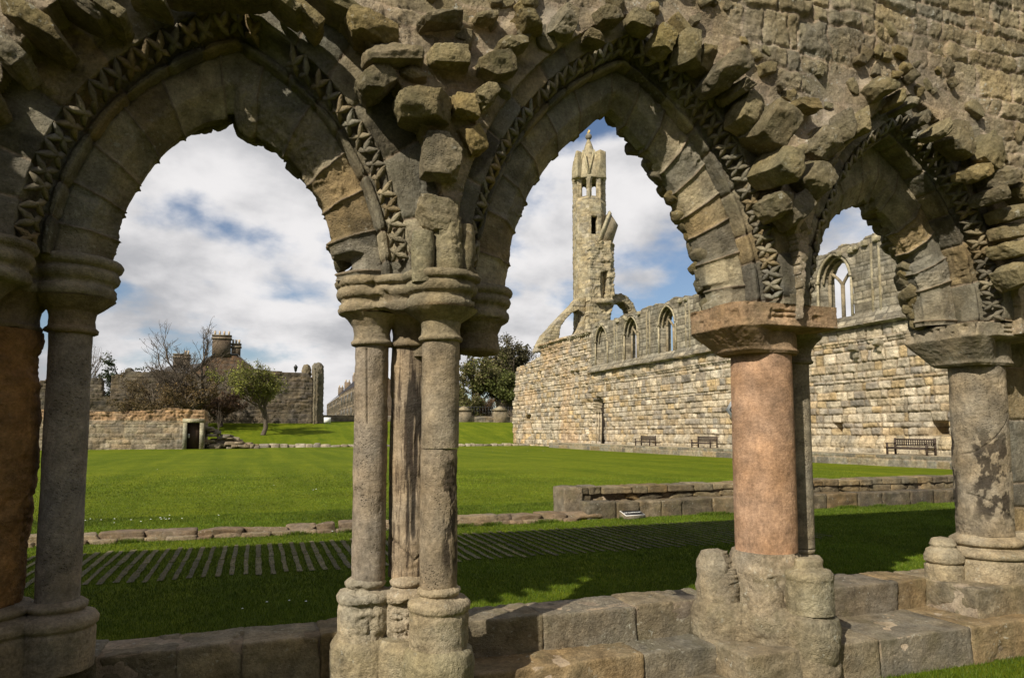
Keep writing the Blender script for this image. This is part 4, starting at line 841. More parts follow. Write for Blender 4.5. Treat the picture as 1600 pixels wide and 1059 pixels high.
def nave_build():
    ys = [17.0]
    while ys[-1] < 75.5: ys.append(ys[-1]*1.0019)
    rwall('masonry', M['nave'], nave, (XN, 0, 0), (0, 1, 0), (-1, 0, 0), np.array(ys), np.arange(-.1, 11.1, .042), nave_mask, nave_h, None, .95, (.34, .58), 31, PAL_NAVE, .085, .045, wob=.05, mortar=(.22, .17, .11), tintfn=nave_tint, wsc=.4, damp=lambda U, V: 1-.62*ss(V, 6.3, 6.6)*(U < 54.9))  # mortar darkened so the joints carry the shadow under the stones
    for i, y in enumerate(WIN):      # Y tracery
        b = Buf(); x = XN+.55; col = (.27, .22, .145); yy = lambda d: y+d
        if i == 0:
            b.box((x-.1, y-.9, 7.1), (x+.2, y+.9, 10.3), (.33, .28, .2))
        b.tube([(x, y, 7.1), (x, y, 8.95)], .10, 8, col)
        for s in (-1, 1):
            t = np.linspace(0, 1, 9); b.tube([(x, y+s*.84*q**1.25, 8.9+1.02*q-.18*q*q) for q in t], .08, 8, col)
            b.tube([(x, y+s*.86, 7.1), (x, y+s*.86, 9.1)], .09, 8, col)
            hc = (1.36**2-1.06**2)/(2*1.06); hR = 1.06+hc; ha = math.acos(hc/hR)
            b.tube([(XN-.05, y+s*(-hc+hR*math.cos(a)), 9.12+hR*math.sin(a)) for a in np.linspace(0, ha, 10)], .075, 7, (.36, .31, .21))
            b.tube([(XN+.22, y+s*(-hc+(hR-.12)*math.cos(a)), 9.12+(hR-.12)*math.sin(a)) for a in np.linspace(0, ha*.99, 10)], .06, 7, (.33, .28, .19))
            b.tube([(x, y+s*(.86-.86*(1-math.cos(a))), 9.1+1.05*math.sin(a)) for a in np.linspace(0, math.pi/2*.98, 8)], .09, 8, col)
        b.build('window_tracery', M['nave'], nave)
        for s in (-1, 1):
            b = Buf(); b.tube([(XN-.02, y+s*1.10, 7.15), (XN-.02, y+s*1.10, 9.15)], .07, 7, (.36, .31, .21)); b.tube([(XN-.02, y+s*1.10, 9.12), (XN-.02, y+s*1.10, 9.26)], .12, 7, (.33, .28, .2)); b.build('jamb_shaft', M['nave'], nave)
    for k in range(6):
        for dy in (-.22, .22):
            b = Buf(); y = (WIN[k]+WIN[k+1])/2+dy; b.tube([(XN-.0, y, 5.9), (XN-.0, y, 10.45)], .07, 7, (.27, .23, .15)); b.build('wall_shaft', M['nave'], nave)
    b = Buf(); rs = np.random.RandomState(2); y = 55.1
    while y < 66.5: b.box((XN-.28, y, 10.02), (XN+.1, y+.16, 10.26), (.34, .3, .2)); y += .42
    for k in range(30):
        y = rs.uniform(18, 54); V, Q = rock((.3, .35, .28), 60+k, 6, .3, 5, .1, (0, 0, 0), (XN-.08, y, 10.45+rs.uniform(-.1, .2)), .01); b.add(V, Q, c=(.33, .29, .2))
    for (y, z) in ((26.1, 5.5), (24.7, 5.6), (33, 5.5), (35, 5.5)):
        V, Q = rock((.5, .36, .3), 160+int(y), 8, .3, 5, .08, (0, .3, 0), (XN-.2, y, z), .01); b.add(V, Q, c=(.3, .26, .19)); V, Q = rock((.26, .24, .34), 170+int(y), 8, .3, 5, .08, (0, 0, 0), (XN-.1, y, z-.3), .01); b.add(V, Q, c=(.3, .26, .19))
    tag(b.build('corbels', M['nave'], nave), kind='stuff')
    b = Buf()
    for k, dp in ((0, .10), (1, .28), (2, .45)):
        for s in (-1, 1): b.tube([(XN+dp, 53.45+s*(.88-.15*k), .5), (XN+dp, 53.45+s*(.88-.15*k), 3.1)], .06, 7, (.40, .33, .23)); b.tube([(XN+dp, 53.45+s*(.88-.15*k), 3.05), (XN+dp, 53.45+s*(.88-.15*k), 3.2)], .1, 7, (.36, .3, .2))
    b.box((XN+.5, 52.7, .3), (XN+.6, 54.2, 4.4), (.035, .026, .018)); b.build('doorway', M['nave'], nave)  # dark back panel: shade of the recess put into its colour
nave_build()
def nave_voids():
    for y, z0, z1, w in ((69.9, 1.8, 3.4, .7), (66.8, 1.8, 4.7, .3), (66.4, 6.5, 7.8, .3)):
        b = Buf(); b.box((XN+.55, y-w, z0), (XN+.62, y+w, z1), (.06, .045, .03)); b.build('niche_shade_panel', M['nave'], nave, smooth=False)  # dark-coloured panel stands in for the shade inside each niche
nave_voids()
ter = empty('terrace_kerb', (25.6, 38, 0), 'grey lichened retaining kerb along the foot of the sunlit nave wall, carrying the benches', 'kerb')
def terrace():
    ys = [15.0]
    while ys[-1] < 60: ys.append(ys[-1]*1.0022)
    rwall('kerb_face', M['plinth'], ter, (25.6, 0, 0), (0, 1, 0), (-1, 0, 0), np.array(ys), np.arange(-.1, .47, .04), None, None, None, .25, (.62, 1.1), 33, PAL_ARC*.95, .03, .02, wob=.01, tintfn=None)
    b = Buf(); b.add([[25.6, 14, .475], [27.6, 14, .475], [27.6, 62, .475], [25.6, 62, .475]], [[0, 1, 2, 3]], c=(.40, .34, .24)); b.build('kerb_top', M['plinth'], ter, smooth=False)
terrace()
# far dyke that closes the lawn
dyk = empty('low_footing', (10, 69, 0), 'very low line of footing stones crossing the far side of the lawn', 'kerb')
def dyke():
    rs = np.random.RandomState(6); b = Buf(); x = -3.4; k = 0
    while x < 27:
        l = rs.uniform(.4, 1.1); h = rs.uniform(.22, .42)*(1+.5*(x < 6)); V, Q = rock((l*1.05, .7, h), 4000+k, 5, .15, 4, .08, (0, 0, 0), (x+l/2, 69.6-.03*x+rs.uniform(-.1, .1), .08), .01); b.add(V, Q, c=PAL_NAVE[rs.randint(9)]*.72); x += l*1.02; k += 1
    b.build('footing_stones', M['nave'], dyk)
dyke()
# benches
def bench():
    t = empty('park_bench', (0, 0, 0), 'x', 'bench', 'dark wooden slatted benches on the kerb below the nave wall'); c = (.055, .038, .028)
    L_ = 1.0; H = .70
    def part(nm, boxes):
        b = Buf(); [b.box(lo, hi, c) for lo, hi in boxes]; return b.build(nm, M['wood'], t, smooth=False, local=True)
    part('seat', [((-.46+.105*k, -L_, .30), (-.375+.105*k, L_, .33)) for k in range(5)]+[((-.46, -L_, .24), (-.42, L_, .30))])
    part('backrest', [((.03, -L_+.02, .62), (.07, L_-.02, .69)), ((.03, -L_+.02, .535), (.07, L_-.02, .565)), ((.03, -L_+.02, .38), (.07, L_-.02, .42))]+[((.035, -L_+.07+k*.1085, .42), (.06, -L_+.115+k*.1085, .62)) for k in range(18)])
    for s in (-1, 1):
        y = s*(L_-.035)
        part('leg', [((-.46, y-.035, 0), (-.40, y+.035, .48))]); part('leg', [((.02, y-.035, 0), (.085, y+.035, .72))])
        part('armrest', [((-.49, y-.04, .48), (.05, y+.04, .515))]); part('stretcher', [((-.42, y-.02, .14), (.03, y+.02, .18))])
    return t
def copy_tree(o, parent=None):
    c = o.copy(); COL.objects.link(c); c.parent = parent
    for ch in o.children: copy_tree(ch, c)
    return c
bn = bench()
for i, (y, lab) in enumerate(((22.35, 'dark slatted wooden bench seen beside the right-hand cracked column'), (37.0, 'dark wooden bench just left of the thick red column'), (44.0, 'farthest small dark bench, nearest the pointed doorway'))):
    o = bn if i == 0 else copy_tree(bn); o.location = (26.45, y, .476); o['label'] = lab
# white diamond sign
def diamond():
    c = at(1155, 639, 0, 26.9); s = empty('diamond_sign', (26.9, c[1], c[2]), 'white diamond board with black outline partly hidden behind the red column', 'sign')
    for nm, r, x0, col in (('board', 1.25, 0, (.62, .62, .64)), ('outline', .90, -.012, (.03, .03, .03)), ('centre', .76, -.026, (.62, .62, .64))):
        b = Buf(); V = []
        for x in (x0, x0-.01): V += [(x, -r, 0), (x, 0, r), (x, r, 0), (x, 0, -r)]
        b.add(V, [[0, 1, 2, 3], [7, 6, 5, 4], [0, 4, 5, 1], [1, 5, 6, 2], [2, 6, 7, 3], [3, 7, 4, 0]], c=col); b.build(nm, M['paint'], s, smooth=False, local=True)
    b = Buf(); b.box((.0, -.03, -c[2]+.47), (.06, .03, .5), (.2, .2, .2)); b.build('post', M['metal'], s, smooth=False, local=True)
diamond()
# ================================================================== WEST TOWER
YT = 70.0
tw = empty('west_tower', (35.7, 72, 0), 'tall slender stone turret with a gabled belfry and short spire, ruined on its right side', 'tower')
PAL_TW = np.array([(.34, .29, .19), (.31, .265, .175), (.37, .31, .20), (.28, .235, .155), (.33, .27, .165), (.30, .26, .19)])
def tz(v, u=930): return float(at(u, v, 1, 71.5)[2])
def oct_stage(name, cx, cy, R, z0, z1, seed, faces=range(8), mask=None, height=None, rot=0., res=.09, thick=.45, palette=PAL_TW, pal_n=8, relief=.05, parent=None):
    """octagonal drum; face k spans angles"""
    out = []
    for k in faces:
        a0 = rot+2*math.pi*k/pal_n; a1 = rot+2*math.pi*(k+1)/pal_n; p = np.array([cx+R*math.cos(a0), cy+R*math.sin(a0), 0]); q = np.array([cx+R*math.cos(a1), cy+R*math.sin(a1), 0])
        l = np.linalg.norm(q-p); ud = (q-p)/l; am = (a0+a1)/2; nd = np.array([math.cos(am), math.sin(am), 0])
        us = np.linspace(0, l, max(6, int(l/res))); vs = np.linspace(z0, z1, max(4, int((z1-z0)/res)))
        o = rwall(name, M['nave'], parent or tw, p, ud, nd, us, vs, (lambda U, V, k=k, l=l: mask(k, U-l/2, V)) if mask else None, (lambda U, V, k=k, l=l: height(k, U-l/2, V)) if height else None, None, thick, (.30, .55), seed+k, palette, relief, .03, wob=.02, mortar=(.27, .23, .16), back=False); out.append(o)
    return out
def solid(name, Vs, Qs, col, mat, parent): return mesh(name, Vs, Qs, None, mat, parent, col, smooth=False)
def tower():
    # camera azimuth to the tower; a vertex of the octagon faces the camera
    cxp, cyp = 35.75, 71.6; az = math.atan2(-cyp, -cxp); R = 1.86; rot = az
    # belfry
    zb0, zb1 = tz(322), tz(284)
    zl0, zl1 = tz(318), tz(292)
    def bm(k, u, v): return ~(pointed(u, v, .33, zl0+.35, zl1-.1, zl1+.55) > 0)
    def bh(k, u, v):
        d = pointed(u, v, .62, zl0+.1, zl1-.1, zl1+.85); return -.18*ss(d, 0, .1)
    def joinfaces(nm, **kw):
        fs = oct_stage(nm, **kw); Vs, Qs, Cs, n = [], [], [], 0
        for o in fs:
            me = o.data; V = np.zeros(len(me.vertices)*3, np.float32); me.vertices.foreach_get('co', V); V = V.reshape(-1, 3)+np.array(tw.location, np.float32)
            q = np.zeros(len(me.loops), np.int32); me.loops.foreach_get('vertex_index', q); C = np.zeros(len(me.vertices)*4, np.float32); me.attributes['tint'].data.foreach_get('color', C)
            Vs.append(V); Qs.append(q.reshape(-1, 4)+n); Cs.append(C.reshape(-1, 4)[:, :3]); n += len(V); bpy.data.objects.remove(o)
        return mesh(nm, np.concatenate(Vs), np.concatenate(Qs), None, M['nave'], tw, np.concatenate(Cs), smooth=False)
    bel = joinfaces('belfry', cx=cxp, cy=cyp, R=R, z0=zb0, z1=zb1, seed=70, mask=bm, height=bh, rot=rot, res=.07)
    joinfaces('turret_shaft', cx=cxp, cy=cyp, R=R*1.02, z0=8, z1=zb0, seed=80, rot=rot, res=.11, mask=lambda k, u, v: ~((k == 0) & (np.abs(u+.1) < .33) & (v > tz(372)) & (v < tz(346))))
    for zz, e in ((zb0, .10), (zb1, .12)):
        b = Buf(); n = 8; th = rot+np.arange(8)*math.pi/4
        for z0, z1, r0, r1 in ((zz-.12, zz+.0, R, R+e), (zz, zz+.14, R+e, R+e)):
            V = np.concatenate([np.stack([cxp+r*np.cos(th), cyp+r*np.sin(th), 0*th+z], -1) for z, r in ((z0, r0), (z1, r1))]); b.add(V, [[i, (i+1) % 8, 8+(i+1) % 8, 8+i] for i in range(8)]+[[8, 9, 10, 11], [8, 11, 12, 15], [12, 13, 14, 15]], c=(.33, .28, .18))
        b.build('string_course', M['nave'], tw, smooth=False)
    # spire + gablets + corner blocks
    z0 = zb1+.1; za = tz(219); n = 8; th = rot+np.arange(8)*math.pi/4
    b = Buf(); prof = [(R*.98, z0), (R*.50, tz(250)), (R*.22, tz(228)), (.14, za)]
    V = np.concatenate([np.stack([cxp+r*np.cos(th), cyp+r*np.sin(th), 0*th+z], -1) for r, z in prof]); b.add(V, [[j*8+i, j*8+(i+1) % 8, j*8+8+(i+1) % 8, j*8+8+i] for j in range(3) for i in range(8)], c=(.33, .28, .18)); b.build('spire', M['nave'], tw, smooth=False)
    zt = tz(245)
    for k in range(8):
        a0, a1 = th[k], th[(k+1) % 8]; p = np.array([cxp+R*1.03*math.cos(a0), cyp+R*1.03*math.sin(a0), z0]); q = np.array([cxp+R*1.03*math.cos(a1), cyp+R*1.03*math.sin(a1), z0]); am = (a0+math.pi/8)
        ap = np.array([cxp+R*.82*math.cos(am), cyp+R*.82*math.sin(am), zt]); back = np.array([cxp+R*.35*math.cos(am), cyp+R*.35*math.sin(am), zt-.2])
        b = Buf(); b.add([p, q, ap, back], None, [[0, 1, 2], [0, 2, 3], [1, 3, 2]], c=(.34, .29, .19))
        for e in (p, q): b.tube([e+np.array([0, 0, .05]), ap+np.array([0, 0, .12])], .13, 5, (.38, .33, .21))
        b.build('gablet', M['nave'], tw, smooth=False)
    for k in (1, 3, 5, 7):
        a = th[k]; c = np.array([cxp+R*.98*math.cos(a), cyp+R*.98*math.sin(a)]); b = Buf()
        V, Q = rock((.95, .95, tz(249)-z0+.5), 75+k, 12, .05, 2, .02, (0, 0, a), (c[0], c[1], (z0+tz(249))/2), .03); b.add(V, Q, c=(.33, .28, .18)); b.build('corner_pinnacle', M['nave'], tw)
    V, Q = rock((.62, .62, .62), 5, 8, 1, 0, .0, (0, 0, 0), (cxp, cyp, tz(215)), 0); mesh('finial', V, Q, None, M['nave'], tw, (.2, .18, .14))
    b = Buf(); b.tube([(cxp, cyp, tz(219)), (cxp, cyp, tz(204))], .045, 5, (.4, .3, .1)); b.box((cxp-.02, cyp-.35, tz(210)), (cxp+.02, cyp+.35, tz(206)), (.55, .38, .12)); b.build('weather_vane', M['metal'], tw, smooth=False)
    # ruined right-hand stair piece in front, with a tall opening
    poly = poly_px([(921,382),(927,379),(940,377),(957,378),(961,386),(958,402),(961,420),(957,438),(960,455),(956,470),(953,500),(955,540),(915,540),(919,480),(921,440)], 1, 69.4)
    hole = poly_px([(938,427),(948,424),(949,452),(946,466),(938,466)], 1, 69.4); xs = [p[0] for p in poly]; zs = [p[1] for p in poly]
    def mk(U, V):
        j = .16*fbm(np.stack([U, V, U*0], -1), .9, 3, .6, 4); return inpoly(U+j, V+j, poly) & ~inpoly(U+j*.4, V+j*.4, hole)
    rwall('stair_turret', M['nave'], tw, (0, 69.4, 0), (1, 0, 0), (0, -1, 0), np.arange(min(xs)-.3, max(xs)+.4, .09), np.arange(min(zs), max(zs)+.3, .09), mk, lambda U, V: .5*rid(np.stack([U, V, U*0], -1), .5, 4, .6, 9)*ss(U, min(xs)+1.2, min(xs)+2.2), None, 2.4, (.3, .5), 91, PAL_TW, .08, .03, wob=.02, mortar=(.27, .23, .16))
    b = Buf(); p0 = at(936, 470, 1, 69.0); p1 = at(956, 466, 1, 69.0); b.box((p0[0]-.3, 68.6, p0[2]-.25), (p1[0], 69.6, p0[2]+.2), (.33, .28, .19)); b.build('ledge', M['nave'], tw, smooth=False)
    b = Buf(); fin = poly_px([(936,378),(953,332),(966,352),(957,380)], 1, 69.6)
    V = [(x, y, z) for y in (69.6, 71.5) for x, z in fin]; b.add(V, [[0, 1, 2, 3], [7, 6, 5, 4], [0, 4, 5, 1], [1, 5, 6, 2], [2, 6, 7, 3], [3, 7, 4, 0]], c=(.3, .25, .17))
    fin = poly_px([(934,376),(953,329),(956,334),(939,378)], 1, 69.5); V = [(x, y, z) for y in (69.5, 69.9) for x, z in fin]; b.add(V, [[0, 1, 2, 3], [7, 6, 5, 4], [0, 4, 5, 1], [1, 5, 6, 2], [2, 6, 7, 3], [3, 7, 4, 0]], c=(.38, .33, .22))
    b.build('broken_roof_line', M['nave'], tw, smooth=False)
    # west front remains: raking half arch on the left, ruined arch on the right
    pl = poly_px([(838,550),(845,533),(851,522),(905,464),(915,462),(915,545),(893,545),(913,492),(903,485),(893,490),(883,500),(876,512),(872,545)], 1, 70.2); xs = [p[0] for p in pl]; zs = [p[1] for p in pl]
    rwall('raking_arch', M['nave'], tw, (0, 70.2, 0), (1, 0, 0), (0, -1, 0), np.arange(min(xs), max(xs), .09), np.arange(min(zs), max(zs), .09), lambda U, V: inpoly(U+.03*fbm(np.stack([U, V, U*0], -1), 1.2, 3, .6, 6), V, pl), None, None, 1.6, (.3, .6), 92, PAL_TW, .07, .03, mortar=(.27, .23, .16))
    out = poly_px([(945,520),(945,462),(958,459),(970,458),(982,464),(990,474),(996,488),(1004,520)], 1, 70.6); inn = poly_px([(953,525),(955,486),(960,476),(967,471),(976,474),(984,483),(987,492),(982,497),(975,501),(960,520)], 1, 70.6); xs = [p[0] for p in out]; zs = [p[1] for p in out]
    rwall('ruined_arch', M['nave'], tw, (0, 70.6, 0), (1, 0, 0), (0, -1, 0), np.arange(min(xs), max(xs), .09), np.arange(min(zs), max(zs), .09), lambda U, V: inpoly(U+.10*fbm(np.stack([U, V, U*0], -1), 1.2, 3, .6, 7), V, out) & ~inpoly(U, V+.12*fbm(np.stack([U, V, U*0], -1), 1.5, 3, .6, 8), inn), None, None, 1.8, (.3, .6), 93, PAL_TW*.85, .09, .03, mortar=(.25, .21, .15))
tower()
# ================================================================== LEFT BACKGROUND
PAL_DK = np.array([(.20, .165, .12), (.17, .14, .105), (.23, .185, .13), (.15, .125, .10), (.19, .15, .10)])
PAL_LW = np.array([(.28, .235, .165), (.25, .20, .14), (.31, .26, .19), (.22, .185, .14), (.27, .21, .14)])
def lowwall():
    Y = 66.; t = empty('undercroft_wall', (-9, Y, 0), 'low ruined stone building wall topped with loose rubble, with one doorway on the left', 'wall')
    px = lambda u, v: at(u, v, 1, Y); x0 = -26.; x1 = px(319, 690)[0]; zc = px(200, 657)[2]; zt = px(200, 641)[2]; dx0, dx1 = px(287, 690)[0], px(315, 690)[0]; dz1 = px(300, 655)[2]
    d0, d1 = px(291.5, 690)[0], px(311.5, 690)[0]; dz = px(300, 660)[2]
    def mk(U, V):
        top = zt+.22*fbm(np.stack([U, U*0, U*0], -1), .6, 4, .6, 3)+.2*ss(U, -9, -7); return (V < top) & ~((U > d0) & (U < d1) & (V < dz))
    def hh(U, V):
        P3 = np.stack([U, V, U*0], -1); r = ss(V, zc-.05, zc+.1)*(1-ss(U, dx0-.5, dx0)*.3); h = r*(.22*rid(P3, 1.6, 4, .65, 6)+.12*fbm(P3, 3, 3, .6, 7)-.12)
        return h
    def tf(U, V, C, P3):
        r = ss(V, zc-.05, zc+.1)[..., None]; return C*(1-r)+C*r*np.array([1.25, 1.02, .85])
    rwall('masonry', M['far'], t, (0, Y, 0), (1, 0, 0), (0, -1, 0), np.arange(x0, x1, .085), np.arange(-.1, zt+.6, .07), mk, hh, None, 5.0, (.32, .62), 41, PAL_LW, .06, .04, wob=.03, mortar=(.27, .22, .155), tintfn=tf)
    b = Buf(); w = .22
    b.box((d0-.32, Y-.14, 0), (d0-.0, Y+.3, dz+.0), (.34, .31, .22)); b.box((d1+.0, Y-.14, 0), (d1+.32, Y+.3, dz), (.34, .31, .22)); b.box((d0-.36, Y-.16, dz+.002), (d1+.36, Y+.3, dz+.34), (.36, .33, .23)); b.build('door_surround', M['far'], t, smooth=False)
    b = Buf(); b.box((d0, Y+.35, 0), (d1, Y+.42, dz), (.045, .028, .018)); b.build('door', M['wood'], t, smooth=False)
    b = Buf(); b.box((d0+.06, Y+.30, dz*.42), (d0+.2, Y+.34, dz*.58), (.4, .4, .38)); b.build('door_plate', M['metal'], t, smooth=False)
    # broken stair of rubble to the right
    b = Buf(); rs = np.random.RandomState(5)
    for k in range(70):
        f = rs.uniform(0, 1); x = x1+f*4.2; hmax = (1-f)**1.3*2.0+.15; z = rs.uniform(0, hmax); V, Q = rock((rs.uniform(.5, 1.0), 1.5, rs.uniform(.22, .34)), 5000+k, 5, .15, 4, .08, (0, 0, rs.uniform(-.2, .2)), (x, Y+1.5+rs.uniform(-.3, .9), z), .01); b.add(V, Q, c=PAL_LW[rs.randint(5)]*.85)
    b.build('rubble_steps', M['far'], t)
lowwall()
def ruinwall():
    Y = 96.; t = empty('precinct_wall', (10, Y, 2), 'tall dark ruined precinct wall ending in a broken rounded pier, behind the bare trees', 'wall')
    pg = poly_px([(20,700),(20,600),(100,588),(120,592),(160,590),(162,618),(172,618),(172,586),(192,584),(196,576),(204,574),(210,580),(222,582),(250,578),(300,584),(340,586),(380,574),(420,578),(466,581),(480,582),(489,590),(489,700)], 1, Y); xs = [p[0] for p in pg]; zs = [p[1] for p in pg]
    rwall('masonry', M['far'], t, (0, Y, 0), (1, 0, 0), (0, -1, 0), np.arange(min(xs), max(xs), .13), np.arange(0, max(zs)+.2, .11), lambda U, V: inpoly(U, V+.15*fbm(np.stack([U, V*0, U*0], -1), .5, 3, .6, 3), pg), lambda U, V: .25*rid(np.stack([U, V, U*0], -1), .25, 4, .6, 4), None, 1.2, (.35, .7), 43, PAL_DK*.60, .10, .05, wob=.06, mortar=(.10, .08, .055))
    # end pier
    for nm, u0, u1, vt, y, sd in (('pier', 486, 507, 566, Y-.3, 44), ('pier', 470, 487, 569, Y+.9, 45), ('buttress', 489, 494, 575, Y-.9, 46)):
        a, c = at(u0, 665, 1, y), at(u1, vt, 1, y); w = (c[0]-a[0])/2; b = lathe([(w*1.02, 1.5), (w, c[2]-1.2), (w*.95, c[2]-.5), (w*.6, c[2]-.1), (.1, c[2])], (a[0]+w, y+w, 0), sd, nseg=48, res=.2, amp=.12, er=.15, col=(.16, .135, .095) if sd == 44 else (.19, .16, .11)); b.build(nm, M['far'], t)
ruinwall()
def window_set(par, pts, col=(.03, .03, .035), sz=(.45, .8), y=None):
    for (u, v) in pts:
        c = at(u, v, 1, y); b = Buf(); b.box((c[0]-sz[0], y-.06, c[2]-sz[1]), (c[0]+sz[0], y+.1, c[2]+sz[1]), (.4, .38, .34)); f = b.build('window', M['paint'], par, smooth=False)
        b = Buf(); b.box((c[0]-sz[0]*.8, y-.09, c[2]-sz[1]*.85), (c[0]+sz[0]*.8, y-.062, c[2]+sz[1]*.85), col); b.build('pane', M['metal'], f, smooth=False)
def house():
    Y = 125.; t = empty('gabled_house', (10, Y, 3), 'large dark stone house with a steep gable and twin chimney stacks behind the trees', 'house')
    p = lambda u, v: at(u, v, 1, Y); pg = [(265,620),(265,612),(285,590),(335,553),(372,556),(405,580),(425,600),(425,680),(265,680)]
    pl = poly_px(pg, 1, Y); xs = [q[0] for q in pl]; zs = [q[1] for q in pl]
    rwall('gable_wall', M['far'], t, (0, Y, 0), (1, 0, 0), (0, -1, 0), np.arange(min(xs), max(xs), .2), np.arange(2, max(zs)+.2, .18), lambda U, V: inpoly(U, V, pl), None, None, .6, (.3, .6), 51, PAL_DK*np.array([.62, .48, .42]), .04, .05, mortar=(.13, .1, .08))
    b = Buf(); L_ = p(252, 615); R_ = p(432, 606); A0 = p(336, 551); A1 = p(372, 554)
    for (e, a) in ((L_, A0), (R_, A1)):
        V = [(e[0], Y-.3, e[2]), (a[0], Y-.3, a[2]), (a[0], Y+11, a[2]), (e[0], Y+11, e[2])]; V2 = [(x, y, z-.25) for x, y, z in V]; b.add(V+V2, [[0, 1, 2, 3], [7, 6, 5, 4], [0, 4, 5, 1], [1, 5, 6, 2], [2, 6, 7, 3], [3, 7, 4, 0]], c=(.07, .068, .07))
    b.box((A0[0], Y-.1, A0[2]-.3), (A1[0], Y+11, A0[2]-.05), (.07, .068, .07)); rf = b.build('roof', M['slate'], t, smooth=False)
    def chim(u0, u1, vt, vb, pots, yy=Y-.2, par=rf):
        a, c = at(u0, vb, 1, yy), at(u1, vt, 1, yy); b = Buf(); b.box((a[0], yy, a[2]), (c[0], yy+1.5, c[2]), (.125, .095, .07)); b.box((a[0]-.15, yy-.15, c[2]-.55), (c[0]+.15, yy+1.65, c[2]-.3), (.22, .18, .13)); b.box((a[0]-.12, yy-.12, c[2]), (c[0]+.12, yy+1.62, c[2]+.15), (.2, .17, .12)); o = b.build('chimney', M['far'], par, smooth=False)
        for k in range(pots):
            x = a[0]+(c[0]-a[0])*(k+.5)/pots; b = Buf(); b.tube([(x, yy+.7, c[2]+.15), (x, yy+.7, c[2]+.85)], .16, 8, (.42, .33, .22)); b.build('chimney_pot', M['paint'], o)
    chim(331, 361, 525, 556, 4); chim(361, 376, 538, 560, 3, Y+.4); chim(270, 286, 554, 575, 0, Y+3); chim(286, 296, 555, 575, 2, Y+3)
    b = Buf(); e0, e1 = p(255, 575), p(300, 562)
    b2 = Buf(); V = [(at(235, 600, 1, Y+3)[0], Y+3, at(235, 600, 1, Y+3)[2]), (at(262, 572, 1, Y+3)[0], Y+3, at(262, 572, 1, Y+3)[2]), (at(330, 566, 1, Y+3)[0], Y+3, at(330, 566, 1, Y+3)[2]), (at(330, 610, 1, Y+3)[0], Y+3, at(330, 610, 1, Y+3)[2])]; V = V+[(x, y+6, z) for x, y, z in V]; b2.add(V, [[0, 1, 2, 3], [7, 6, 5, 4], [0, 4, 5, 1], [1, 5, 6, 2]], c=(.085, .08, .08)); b2.build('rear_roof', M['slate'], t, smooth=False)
house()
def terraced(name, lab, u0, u1, vt0, vt1, vr0, vr1, Y0, Y1, sd, chims, wins):
    """house on a street running away from us: near end at u1, far end at u0"""
    t = empty(name, (20, Y0, 2), lab, 'house', 'terraced stone houses along the street'); A = at(u1, vt1, 1, Y0); B = at(u0, vt0, 1, Y1); A_ = np.array([A[0], Y0]); B_ = np.array([B[0], Y1]); d = B_-A_; l = np.linalg.norm(d); d /= l; n = np.array([-d[1], d[0]])
    if n@A_ > 0: n = -n
    he = A[2]; us = np.arange(0, l, .25); vs = np.arange(1.5, he, .2)
    rwall('wall', M['far'], t, (A[0], Y0, 0), (d[0], d[1], 0), (n[0], n[1], 0), us, vs, None, None, None, .5, (.3, .6), sd, PAL_DK*.5, .04, .05, back=False)
    rz = at(u1, vr1, 1, Y0)[2]; W_ = 7.; C0 = np.array([A[0], Y0]); mid = C0-n*W_/2; far = C0-n*W_
    P = [(C0[0], C0[1], he), (C0[0]+d[0]*l, C0[1]+d[1]*l, he), (mid[0]+d[0]*l, mid[1]+d[1]*l, rz), (mid[0], mid[1], rz), (far[0], far[1], he), (far[0]+d[0]*l, far[1]+d[1]*l, he), (C0[0], C0[1], 1.5), (far[0], far[1], 1.5)]
    b = Buf(); b.add([tuple(np.array(p)+[0, 0, .1]) for p in P[:6]], [[0, 3, 2, 1], [3, 4, 5, 2]], c=(.045, .042, .045)); rf = b.build('roof', M['slate'], t, smooth=False)
    b = Buf(); b.add([P[0], P[3], P[4], P[7], P[6]], [[0, 1, 2, 3]], [[0, 3, 4]], c=(.12, .085, .06)); b.build('gable', M['far'], t, smooth=False)
    for f in chims:
        c = mid+d*l*f; b = Buf(); b.box((c[0]-.7, c[1]-.5, rz-.6), (c[0]+.7, c[1]+.5, rz+1.7), (.2, .15, .11)); o = b.build('chimney', M['far'], rf, smooth=False)
        for k in (-.4, .4): b = Buf(); b.tube([(c[0]+k, c[1], rz+1.7), (c[0]+k, c[1], rz+2.3)], .17, 7, (.42, .34, .24)); b.build('chimney_pot', M['paint'], o)
    for f in wins:
        for z in ((he-1.5), (he-4.2)):
            c = C0+d*l*f+n*.05; ax = [[d[0], d[1], 0], [n[0], n[1], 0], [0, 0, 1]]; b = Buf(); b.box((-.5, 0, -.8), (.5, .06, .8), (.22, .2, .17), ax=ax, org=(c[0], c[1], z)); f_ = b.build('window', M['paint'], t, smooth=False); b = Buf(); b.box((-.38, .065, -.68), (.38, .08, .68), (.03, .035, .04), ax=ax, org=(c[0], c[1], z)); b.build('pane', M['metal'], f_, smooth=False)
terraced('terraced_house', 'nearest brown stone terraced house at the street end, beside the left grey shaft', 530, 556, 617, 603, 588, 572, 120, 150, 61, (.15, .9), (.2, .4, .6, .8))
terraced('terraced_house', 'farther terraced house with slate roof and chimneys, next to the broken pier', 511, 531, 628, 618, 606, 597, 152, 200, 62, (.05, .5, .95), (.2, .5, .8))
